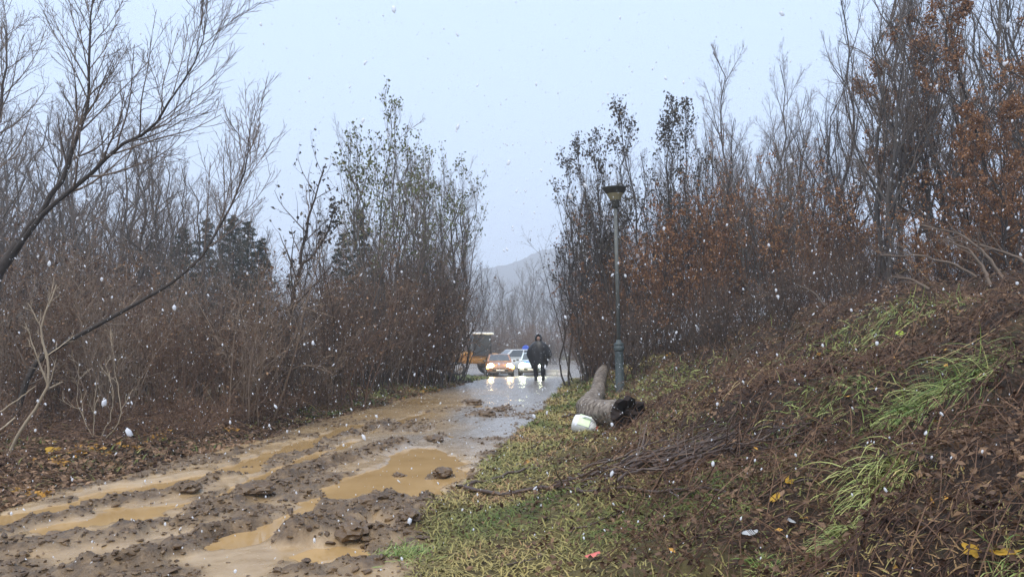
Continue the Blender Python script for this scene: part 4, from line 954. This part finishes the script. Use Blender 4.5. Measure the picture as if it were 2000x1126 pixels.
sheet_leaf(1545, 1022, .075, .6, 'pale_leaf', 'fallen_leaf', 'pale grey upturned leaf standing on edge among the twigs', 'leaf', 0, 1.9, (.6, .3))
sheet_leaf(1465, 1049, .10, .45, 'pale_leaf', 'fallen_leaf', 'pale grey leaf lying flat below the twigs', 'leaf', 0, .2, (.2, 0))
sheet_leaf(1160, 1094, .11, .45, 'scrap_red', 'plastic_scrap', 'pinkish red scrap of plastic in the verge grass', 'scrap', 0, .35, (.25, .1), .5)
sheet_leaf(1905, 1085, .10, .9, 'yellow_leaf', 'fallen_leaf', 'yellow maple leaf on the dark soil, the greener of two', 'leaf', 5, .8, (.5, .1))
sheet_leaf(1975, 1090, .12, .9, 'yellow_leaf', 'fallen_leaf', 'larger orange yellow maple leaf beside the smaller yellow one', 'leaf', 5, 2.1, (.6, -.2))
sheet_leaf(1760, 655, .13, .7, 'lime_leaf', 'fallen_leaf', 'bright lime green leaf on the upper bank', 'leaf', 0, 1.0, (.5, .1))
sheet_leaf(1545, 945, .10, .7, 'yellow_leaf', 'fallen_leaf', 'orange leaf caught among the reddish twigs', 'leaf', 5, 1.2, (.6, .1))
sheet_leaf(1520, 978, .09, .5, 'yellow_leaf', 'fallen_leaf', 'narrow orange leaf beneath the reddish twigs', 'leaf', 0, .3, (.4, .1))
sheet_leaf(103, 885, .20, .6, 'yellow_leaf', 'fallen_leaf', 'yellow leaf beside the straw coloured dead shrub', 'leaf', 3, .6, (.6, .1))

# ------------------------------------------------------------------ vehicles
def tyre_mat(): return mat('tyre', (.02, .02, .02), .8, .3, (.05, .045, .04), 9, .8)
tyre_mat(); mat('rim', (.35, .35, .36), .35, .5, (.45, .45, .45), 9, .5, metal=.6); mat('glass', (.05, .06, .07), .06, .8, (.08, .09, .10), 4, .5, coat=.5)
mat('plastic', (.03, .03, .032), .5, .4, (.06, .06, .06), 9, .6); mat('plate', (.6, .6, .58), .5, .4, (.7, .7, .68), 6, .5)
mat('paint_orange', (.30, .145, .07), .3, .5, (.36, .19, .10), 5, .7, coat=.5); mat('paint_white', (.72, .74, .74), .3, .5, (.80, .81, .81), 5, .7, coat=.5)
mat('paint_ice', (.55, .66, .72), .3, .5, (.66, .75, .79), 5, .7, coat=.5); mat('paint_blue', (.06, .17, .50), .35, .5, (.10, .24, .6), 5, .6, coat=.4)
mat('lamp_warm', (.9, .8, .6), .3, .5, emit=(1, .66, .30), estr=70.); mat('lamp_cool', (.9, .95, .8), .3, .5, emit=(.93, 1, .62), estr=70.); mat('lamp_halo_amber', (.9, .6, .1), .3, .5, emit=(1, .55, .08), estr=9.); mat('lamp_side', (.9, .95, .8), .3, .5, emit=(.9, 1, .7), estr=5.)  # the last two glow in the added headlight halos
def ring_xz(y, hw, zb, zt, k=20, p=.5):
    an = np.arange(k)*2*math.pi/k; c, s = np.cos(an), np.sin(an)
    return np.stack([np.sign(c)*np.abs(c)**p*hw, np.full(k, y), (zb+zt)/2+np.sign(s)*np.abs(s)**p*(zt-zb)/2], -1)
def wheel(parent, x, y, rad, wdt=.2):
    k = 22; an = np.arange(k)*2*math.pi/k; s = 1 if x > 0 else -1
    def rg(xx, rr): return np.stack([np.full(k, xx), rr*np.cos(an)+y, rr*np.sin(an)+rad], -1)
    o = MB().rings([rg(x-wdt/2, rad*.7), rg(x-wdt/2, rad*.93), rg(x-wdt*.3, rad), rg(x+wdt*.3, rad), rg(x+wdt/2, rad*.93), rg(x+wdt/2, rad*.7)]).build('wheel', M['tyre'], parent)
    MB().rings([rg(x+s*wdt*.50, rad*.66), rg(x+s*wdt*.54, rad*.62), rg(x+s*wdt*.50, rad*.2), rg(x+s*wdt*.56, rad*.1)]).build('rim', M['rim'], o)
def car(loc, rz, paint, lampm, label, tall=1.0, Lk=1.0, hood=None, lit=True, lamp_r=.165, group=None):
    e = empty('parked_car', loc, rz, label, 'car', group)
    st = [(-2.08, .60, .36, .60), (-2.0, .76, .26, .72), (-1.65, .85, .20, .86), (-.95, .875, .19, .98), (0, .89, .19, 1.0), (1.2, .88, .19, 1.02), (1.85, .83, .25, 1.0), (2.05, .70, .35, .85)]
    MB().rings([ring_xz(y*Lk, w_, zb, zb+(zt-zb)*(1 if zt < .7 else tall**.5)) for y, w_, zb, zt in st]).build('body', M[paint], e)
    zb, zt = .95*tall**.5, 1.47*tall; yb, yt = (-1.02*Lk, 1.92*Lk), (-.22*Lk, 1.50*Lk); wb, wt = .80, .62
    B = np.array([[-wb, yb[0], zb], [wb, yb[0], zb], [wb, yb[1], zb], [-wb, yb[1], zb]]); T = np.array([[-wt, yt[0], zt], [wt, yt[0], zt], [wt, yt[1], zt], [-wt, yt[1], zt]])
    cab = MB(); cab.rings([B, B*.15+T*.85, T*.93+np.array([0, .04, .0])+[0, 0, .035]]); cab.build('cabin', M[paint], e, False)
    def pane(name, i, j, lo=.10, hi=.82, a=.07, b_=.93, n_=None):
        def pt(s, t): bt = B[i]*(1-s)+B[j]*s; tp = T[i]*(1-s)+T[j]*s; return bt*(1-t)+tp*t
        V_ = np.array([pt(a, lo), pt(b_, lo), pt(b_, hi), pt(a, hi)]); nn = np.cross(V_[1]-V_[0], V_[3]-V_[0]); nn /= np.linalg.norm(nn)
        V2 = np.concatenate([V_+nn*.012, V_-nn*.01]); MB().add(V2, [[0, 1, 2, 3], [7, 6, 5, 4], [0, 4, 5, 1], [1, 5, 6, 2], [2, 6, 7, 3], [3, 7, 4, 0]]).build(name, M['glass'], e, False)
    pane('windscreen', 0, 1); pane('rear_window', 2, 3)
    for (a, b_) in ((.06, .46), (.50, .78), (.81, .94)): pane('side_window', 1, 2, a=a, b_=b_); pane('side_window', 3, 0, a=1-b_, b_=1-a)
    for sx in (-1, 1):
        for yy in (-1.30*Lk, 1.30*Lk): wheel(e, sx*.80, yy, .31*tall**.3)
        MB().box((sx*.97, -.80*Lk, 1.0*tall**.5), (.17, .08, .12)).build('mirror', M['plastic'], e)
        hl = MB(); an = np.arange(16)*2*math.pi/16
        yy = -1.985*Lk; hl.rings([np.stack([sx*.60+rr*1.15*np.cos(an), np.full(16, yy+dy), .70*tall**.5+rr*np.sin(an)], -1) for rr, dy in ((lamp_r, .16), (lamp_r, 0.), (lamp_r*.8, -.05), (lamp_r*.2, -.06))])
        hl.build('headlight', M[lampm if lit else 'rim'], e)
        if lit: MB().box((sx*.80, -1.90*Lk, .62*tall**.5), (.12, .22, .16)).build('headlight_halo', M['lamp_halo_amber' if lampm == 'lamp_warm' else 'lamp_side'], e)  # added glowing box beside each lit headlight, stands in for its bloom
        MB().box((sx*.60, 2.03*Lk, .80*tall**.5), (.22, .1, .16)).build('tail_light', M['jug_red'], e)
    MB().box((0, -2.05*Lk, .46), (1.0, .10, .14)).build('grille', M['plastic'], e); MB().box((0, -2.04*Lk, .30), (1.46, .14, .13)).build('bumper', M['plastic'], e)
    MB().box((0, -2.12*Lk, .43), (.52, .03, .11)).build('number_plate', M['plate'], e)
    if hood: MB().rings([ring_xz(y*Lk, w_*.72, zt*tall**.5-.05, zt*tall**.5+.012) for y, w_, zt in ((-1.75, .8, .84), (-1.5, .82, .88), (-1.05, .84, .955))]).build('hood_stripe', M[hood], e)
    return e
def gz(x, y): return H(x, y)
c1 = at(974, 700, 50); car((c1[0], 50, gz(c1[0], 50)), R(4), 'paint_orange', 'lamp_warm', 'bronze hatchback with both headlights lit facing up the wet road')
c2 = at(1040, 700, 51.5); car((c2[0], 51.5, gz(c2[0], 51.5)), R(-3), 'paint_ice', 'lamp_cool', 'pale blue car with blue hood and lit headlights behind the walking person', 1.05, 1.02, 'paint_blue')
c3 = at(1002, 700, 57); car((c3[0], 57, gz(c3[0], 57)), R(-68), 'paint_white', 'lamp_cool', 'white estate car standing crosswise behind the bronze hatchback', 1.18, 1.05, None, False)

mat('machine_orange', (.50, .24, .04), .45, .5, (.60, .31, .07), 4, .8); mat('machine_white', (.70, .71, .70), .5, .4, (.80, .80, .79), 5, .7)
def loader():
    p = at(924, 700, 51.5); x, y = p[0], 51.5; z = gz(x, y)
    e = empty('wheel_loader', (x, y, z), R(-72), 'orange loader with white roofed glass cab half hidden by the roadside thicket', 'loader')
    ch = MB(); ch.rings([ring_xz(yy, w_, .75, zt, 16, .35) for yy, w_, zt in ((-1.9, .42, 1.25), (-1.7, .50, 1.40), (-.55, .52, 1.5), (1.6, .55, 1.45), (2.2, .5, 1.2))]); ch.build('chassis', M['machine_orange'], e)
    cx, cy_ = .0, .5
    fr = MB()
    for sx in (-1, 1):
        for sy in (-1, 1): P = np.array([[cx+sx*.60, cy_+sy*.62, 1.30], [cx+sx*.54, cy_+sy*.55, 2.72]]); fr.tubes(resample(P, 3)[0][None], np.full((1, 3), .045), 6)
    fr.box((cx, cy_, 1.35), (1.3, 1.35, .12)); fr.build('cab_frame', M['plastic'], e, False)
    for nm, (ax, s) in (('windscreen', ('y', -1)), ('rear_window', ('y', 1)), ('side_window', ('x', -1)), ('side_window', ('x', 1))):
        b = MB(); b.box((cx, cy_+s*.585, 2.05) if ax == 'y' else (cx+s*.57, cy_, 2.05), (1.04, .02, 1.28) if ax == 'y' else (.02, 1.06, 1.28)); b.build(nm, M['glass'], e, False)
    MB().rings([ring_xz(cy_+yy, w_, 2.70, 2.70+h_, 16, .3) for yy, w_, h_ in ((-.78, .62, .10), (-.70, .70, .16), (.70, .70, .16), (.78, .62, .10))]).build('cab_roof', M['machine_white'], e)
    for sx in (-1, 1):
        MB().tubes(np.array([[[cx+sx*.58, -.1, 2.5], [cx+sx*.75, -.2, 2.52], [cx+sx*.88, -.25, 2.45]]]), np.full((1, 3), .02), 5).build('mirror_arm', M['plastic'], e)
        MB().box((cx+sx*.90, -.25, 2.30), (.20, .06, .38)).build('mirror', M['plastic'], e)
        wheel(e, sx*.85, -1.25, .45, .35); wheel(e, sx*.88, 1.25, .70, .42)
        b = MB(); b.tubes(np.array([[[sx*.62, -.3, 1.5], [sx*.66, -1.5, 1.25], [sx*.66, -2.4, .55]]]), np.full((1, 3), .09), 6); b.build('loader_arm', M['machine_orange'], e)
    bk = MB(); pr = [(-2.25, .85), (-2.30, .35), (-2.55, .15), (-3.1, .12), (-3.12, .16), (-2.6, .22), (-2.40, .42), (-2.36, .85)]
    bk.rings([np.array([[xx, a, b_] for a, b_ in pr]) for xx in (-1.1, 1.1)]); bk.build('bucket', M['machine_white'], e, False)
    an = np.arange(14)*2*math.pi/14; hl = MB(); hl.rings([np.stack([-.56-dy, .55+rr*np.cos(an), .98+rr*np.sin(an)], -1) for rr, dy in ((.13, np.full(14, -.1)), (.13, np.full(14, .05)), (.03, np.full(14, .08)))]); hl.build('side_lamp', M['lamp_halo_amber'], e)
loader()
def trailer():
    p = at(872, 700, 54); x, y = p[0], 54.0; z = gz(x, y); e = empty('flatbed_trailer', (x, y, z), R(0), 'white and orange flatbed trailer beside the loader, behind the thicket', 'trailer')
    MB().box((0, 0, .75), (1.5, 3.2, .16)).build('bed', M['machine_white'], e, False); MB().box((-.1, -.4, 1.20), (.9, .9, .68)).build('generator', M['machine_orange'], e, False)
    b = MB(); b.lathe([(.02, -.02), (.24, .02), (.26, .3), (.2, .42), (.02, .44)], 14, (.42, -1.1, .84)); b.build('drum', M['machine_white'], e)
    for sx in (-1, 1): wheel(e, sx*.68, .2, .32, .2)
trailer()
mat('sign_blue', (.03, .10, .60), .4, .5, (.05, .14, .68), 6, .5)
def sign():
    p = at(1027, 700, 60); x, y = p[0], 60.0; z = gz(x, y); e = empty('road_sign', (x, y, z), 0, 'small blue road sign on a post behind the pale blue car', 'sign')
    zc = at(1027, 681, 60)[2]-z; an = np.arange(24)*2*math.pi/24
    MB().lathe([(.04, -.2), (.04, zc+.2)], 10).build('post', M['rim'], e)
    MB().rings([np.stack([rr*np.cos(an), np.full(24, yy), zc+rr*np.sin(an)], -1) for rr, yy in ((.27, -.045), (.30, -.05), (.30, -.07), (.27, -.072))]).build('sign_plate', M['sign_blue'], e)
sign()
mat('concrete', (.40, .38, .36), .8, .3, (.54, .52, .50), 4, 1., bump=.3)
def barrier():
    for i, (px, y) in enumerate(((1078, 50.5), (1100, 50.0))):
        p = at(px, 715, y); z = gz(p[0], y); pr = [(-.22, 0), (-.22, .10), (-.12, .22), (-.09, .42), (.09, .42), (.12, .22), (.22, .10), (.22, 0)]
        o = MB().rings([np.array([[xx, a, b_] for a, b_ in pr]) for xx in (-.42, -.40, .40, .42)]).build('kerb_block', M['concrete'], None, False); o.location = (p[0], y, z-.03); o.rotation_euler = (0, 0, .1*i)
        tag(o, 'low pale concrete block at the corner of the junction, '+('next to the road' if i == 0 else 'against the dark shrubs'), 'concrete block')
barrier()

# ------------------------------------------------------------------ the person
mat('poncho', (.012, .012, .014), .38, .5, (.024, .024, .028), 9, .8, bump=.3); mat('trousers', (.012, .012, .014), .7, .3, (.02, .02, .022), 9, .6); mat('skin', (.42, .26, .20), .55, .4, (.48, .31, .24), 8, .5)
mat('boot', (.015, .014, .013), .45, .4, (.03, .028, .026), 9, .6)
def person():
    y = 32.3; p = at(1053, 700, y); x = p[0]; z = gz(x, y)
    e = empty('person', (x, y, z), R(-6), 'person in a black hooded rain poncho walking up the wet road', 'person')
    e.scale = (1.05, 1.05, 1.05)
    # joints: name -> (pos, radius)
    J = dict(pel=((0, 0, .95), .15), spi=((0, .0, 1.15), .15), che=((0, -.01, 1.36), .16), nek=((0, -.01, 1.52), .06), hd0=((-.02, -.03, 1.60), .075), hd1=((-.03, -.04, 1.70), .095), hd2=((-.03, -.035, 1.78), .075),
             nose=((-.03, -.145, 1.66), .014),
             sl=((-.20, 0, 1.45), .08), el=((-.36, -.03, 1.20), .055), wl=((-.30, -.10, 1.02), .04), hl=((-.26, -.13, .95), .035),
             sr=((.20, 0, 1.45), .08), er=((.36, -.03, 1.18), .055), wr=((.30, -.10, 1.00), .04), hr=((.26, -.13, .93), .035),
             hpl=((-.11, 0, .90), .12), knl=((-.14, -.06, .50), .075), anl=((-.13, .02, .09), .05), tol=((-.14, -.13, .045), .042),
             hpr=((.11, 0, .90), .12), knr=((.15, -.10, .50), .075), anr=((.16, .06, .12), .05), tor=((.17, -.10, .05), .042))
    ed = [('pel', 'spi'), ('spi', 'che'), ('che', 'nek'), ('nek', 'hd0'), ('hd0', 'hd1'), ('hd1', 'hd2'), ('hd1', 'nose'), ('che', 'sl'), ('sl', 'el'), ('el', 'wl'), ('wl', 'hl'), ('che', 'sr'), ('sr', 'er'), ('er', 'wr'), ('wr', 'hr'),
          ('pel', 'hpl'), ('hpl', 'knl'), ('knl', 'anl'), ('anl', 'tol'), ('pel', 'hpr'), ('hpr', 'knr'), ('knr', 'anr'), ('anr', 'tor')]
    V_ = [J[k][0] for k in J]; rd = [J[k][1] for k in J]; ix = {k: i for i, k in enumerate(J)}; E = [(ix[a], ix[b_]) for a, b_ in ed]
    for s, w_ in ((-1, 'hl'), (1, 'hr')):                                   # fingers
        b_ = np.array(J[w_][0])
        for q in range(5):
            o1 = b_+np.array([-s*(.03+.004*q), -.03+.012*q, .03-.018*q]); o2 = o1+np.array([-s*.03, .01, -.01])
            i0 = len(V_); V_ += [tuple(o1), tuple(o2)]; rd += [.009, .007]; E += [(ix[w_], i0), (i0, i0+1)]
    me = bpy.data.meshes.new('body'); me.from_pydata(V_, E, []); o = obj('body', me, M['skin'], e)
    bpy.context.view_layer.objects.active = o
    sk = o.modifiers.new('skin', 'SKIN')
    if not me.skin_vertices: me.attributes.new('skin', 'FLOAT', 'POINT')
    for i, v in enumerate(me.skin_vertices[0].data): v.radius = (rd[i], rd[i]); v.use_root = (i == 0)
    sb = o.modifiers.new('sub', 'SUBSURF'); sb.levels = 1; sb.render_levels = 2
    # trousers and boots
    k = 16; an = np.arange(k)*2*math.pi/k; r = np.random.default_rng(2)
    for s, kn, a_, t_ in ((-1, 'knl', 'anl', 'tol'), (1, 'knr', 'anr', 'tor')):
        pts = np.array([(s*.11, 0, .98), J[kn][0], np.array(J[a_][0])+[0, 0, .06]]); P, L = resample(pts, 9); rr = np.interp(np.linspace(0, 1, 9), [0, .5, .8, 1], [.135, .10, .09, .085])
        rg = [np.stack([P[i, 0]+rr[i]*np.cos(an)*(1+.06*r.normal(size=k)), P[i, 1]+rr[i]*np.sin(an)*(1+.06*r.normal(size=k)), np.full(k, P[i, 2])], -1) for i in range(9)]
        MB().rings(rg).build('trouser_leg', M['trousers'], e)
        A_ = np.array(J[a_][0]); T_ = np.array(J[t_][0]); bt = MB(); d_ = T_-A_
        bt.rings([np.stack([A_[0]+.07*np.cos(an), A_[1]+.075*np.sin(an), np.full(k, A_[2]+.10)], -1), np.stack([A_[0]+.065*np.cos(an), A_[1]-.01+.085*np.sin(an), np.full(k, A_[2]+.02)], -1),
                  np.stack([A_[0]+.065*np.cos(an)+d_[0]*.3, A_[1]-.06+.14*np.sin(an), np.full(k, .055)], -1), np.stack([A_[0]+.06*np.cos(an)+d_[0]*.3, A_[1]-.06+.145*np.sin(an), np.full(k, .004)], -1)]); bt.build('boot', M['boot'], e)
    # poncho: draped loft, elbows out
    k = 40; an = np.arange(k)*2*math.pi/k
    def ringp(zc, hw, hd, cx=0, cy_=0, fold=0.0, sag=0.0):
        f = 1+fold*np.sin(an*9+zc*7)+fold*.6*np.sin(an*5+2)
        return np.stack([cx+hw*np.cos(an)*f, cy_+hd*np.sin(an)*f, zc+sag*np.sin(an*4+1)+.25*sag*np.sin(an*9)], -1)
    prof = [(1.60, .10, .11, 0), (1.56, .17, .15, .01), (1.50, .26, .19, .015), (1.42, .34, .22, .02), (1.30, .42, .25, .03), (1.17, .48, .27, .04), (1.05, .50, .28, .05), (.92, .46, .28, .06), (.78, .40, .27, .07), (.66, .35, .26, .085), (.56, .32, .24, .10)]
    rg = [ringp(z_, a, b_, -.01, -.04, f, .0 if i < 8 else .035*(i-7)*.8) for i, (z_, a, b_, f) in enumerate(prof)]
    rg += [ringp(.60, .30, .22, -.01, -.04, .10, .07), ringp(.95, .38, .22, -.01, -.04, .05, 0)]
    MB().rings(rg, False).build('poncho', M['poncho'], e)
    # hood, open toward the front
    a2 = np.radians(np.linspace(-235, 55, 22)); hr = []
    for t in np.linspace(0, 1, 9):
        zc = 1.50+.36*t; s = math.sin(math.acos(np.clip((t-.52)/.50, -1, 1)))*.118+.02
        hr.append(np.stack([-.025+s*np.cos(a2-R(0)), -.03-1.15*s*np.sin(a2)*1.0, np.full(22, zc)], -1))
    h = MB().rings(hr, False, False).build('hood', M['poncho'], e); so = h.modifiers.new('thick', 'SOLIDIFY'); so.thickness = .012
    return e
person()

# ------------------------------------------------------------------ falling snow
def snow():
    r = np.random.default_rng(77); n = 56000
    C = np.stack([r.uniform(-10, 10, n), r.uniform(-2.5, 15, n), r.uniform(.0, 7.5, n)], -1)
    d = np.linalg.norm(C-[0, 0, CAMZ], axis=1); k = (d > 1.7) & (C[:, 2] > terrain(C[:, 0], C[:, 1])+.05); C = C[k]; d = d[k]
    s = np.minimum(np.exp(r.normal(math.log(.0046), .34, len(C))), .0078); mb = MB()
    O = np.array([[1, 0, 0], [-1, 0, 0], [0, 1, 0], [0, -1, 0], [0, 0, 1], [0, 0, -1.]]); OT = np.array([[0, 2, 4], [2, 1, 4], [1, 3, 4], [3, 0, 4], [2, 0, 5], [1, 2, 5], [3, 1, 5], [0, 3, 5]])
    for sel, BV, BT in ((d > 4.5, O, OT), (d <= 4.5, IV, IT)):
        c, q = C[sel], s[sel]; n = len(c); m = len(BV)
        V_ = BV[None]*q[:, None, None]*r.uniform(.65, 1.2, (n, m, 1))*np.array([.85, .85, 1.3]); V_[:, :, 0] += V_[:, :, 2]*r.normal(0, .3, (n, 1)); V_ += c[:, None]
        mb.add(V_.reshape(-1, 3), None, (BT[None]+(np.arange(n)*m)[:, None, None]).reshape(-1, 3))
    tag(mb.build('falling_snow', M['snow']), 'wet snowflakes falling all through the air', 'snow', None, 'stuff')
snow()

# ------------------------------------------------------------------ the air
def haze():
    m = bpy.data.materials.new('haze'); m.use_nodes = True; t = m.node_tree; t.nodes.clear(); o = t.nodes.new('ShaderNodeOutputMaterial'); v = t.nodes.new('ShaderNodeVolumePrincipled')
    v.inputs['Color'].default_value = (.90, .94, 1, 1); v.inputs['Density'].default_value = .0019; v.inputs['Anisotropy'].default_value = .2; t.links.new(v.outputs['Volume'], o.inputs['Volume'])
    mb = MB(); mb.box((0, 415, 61), (1300, 970, 130)); ob = mb.build('haze', m, None, False); tag(ob, 'thin blue grey winter haze filling the air', 'haze', None, 'stuff')
haze()
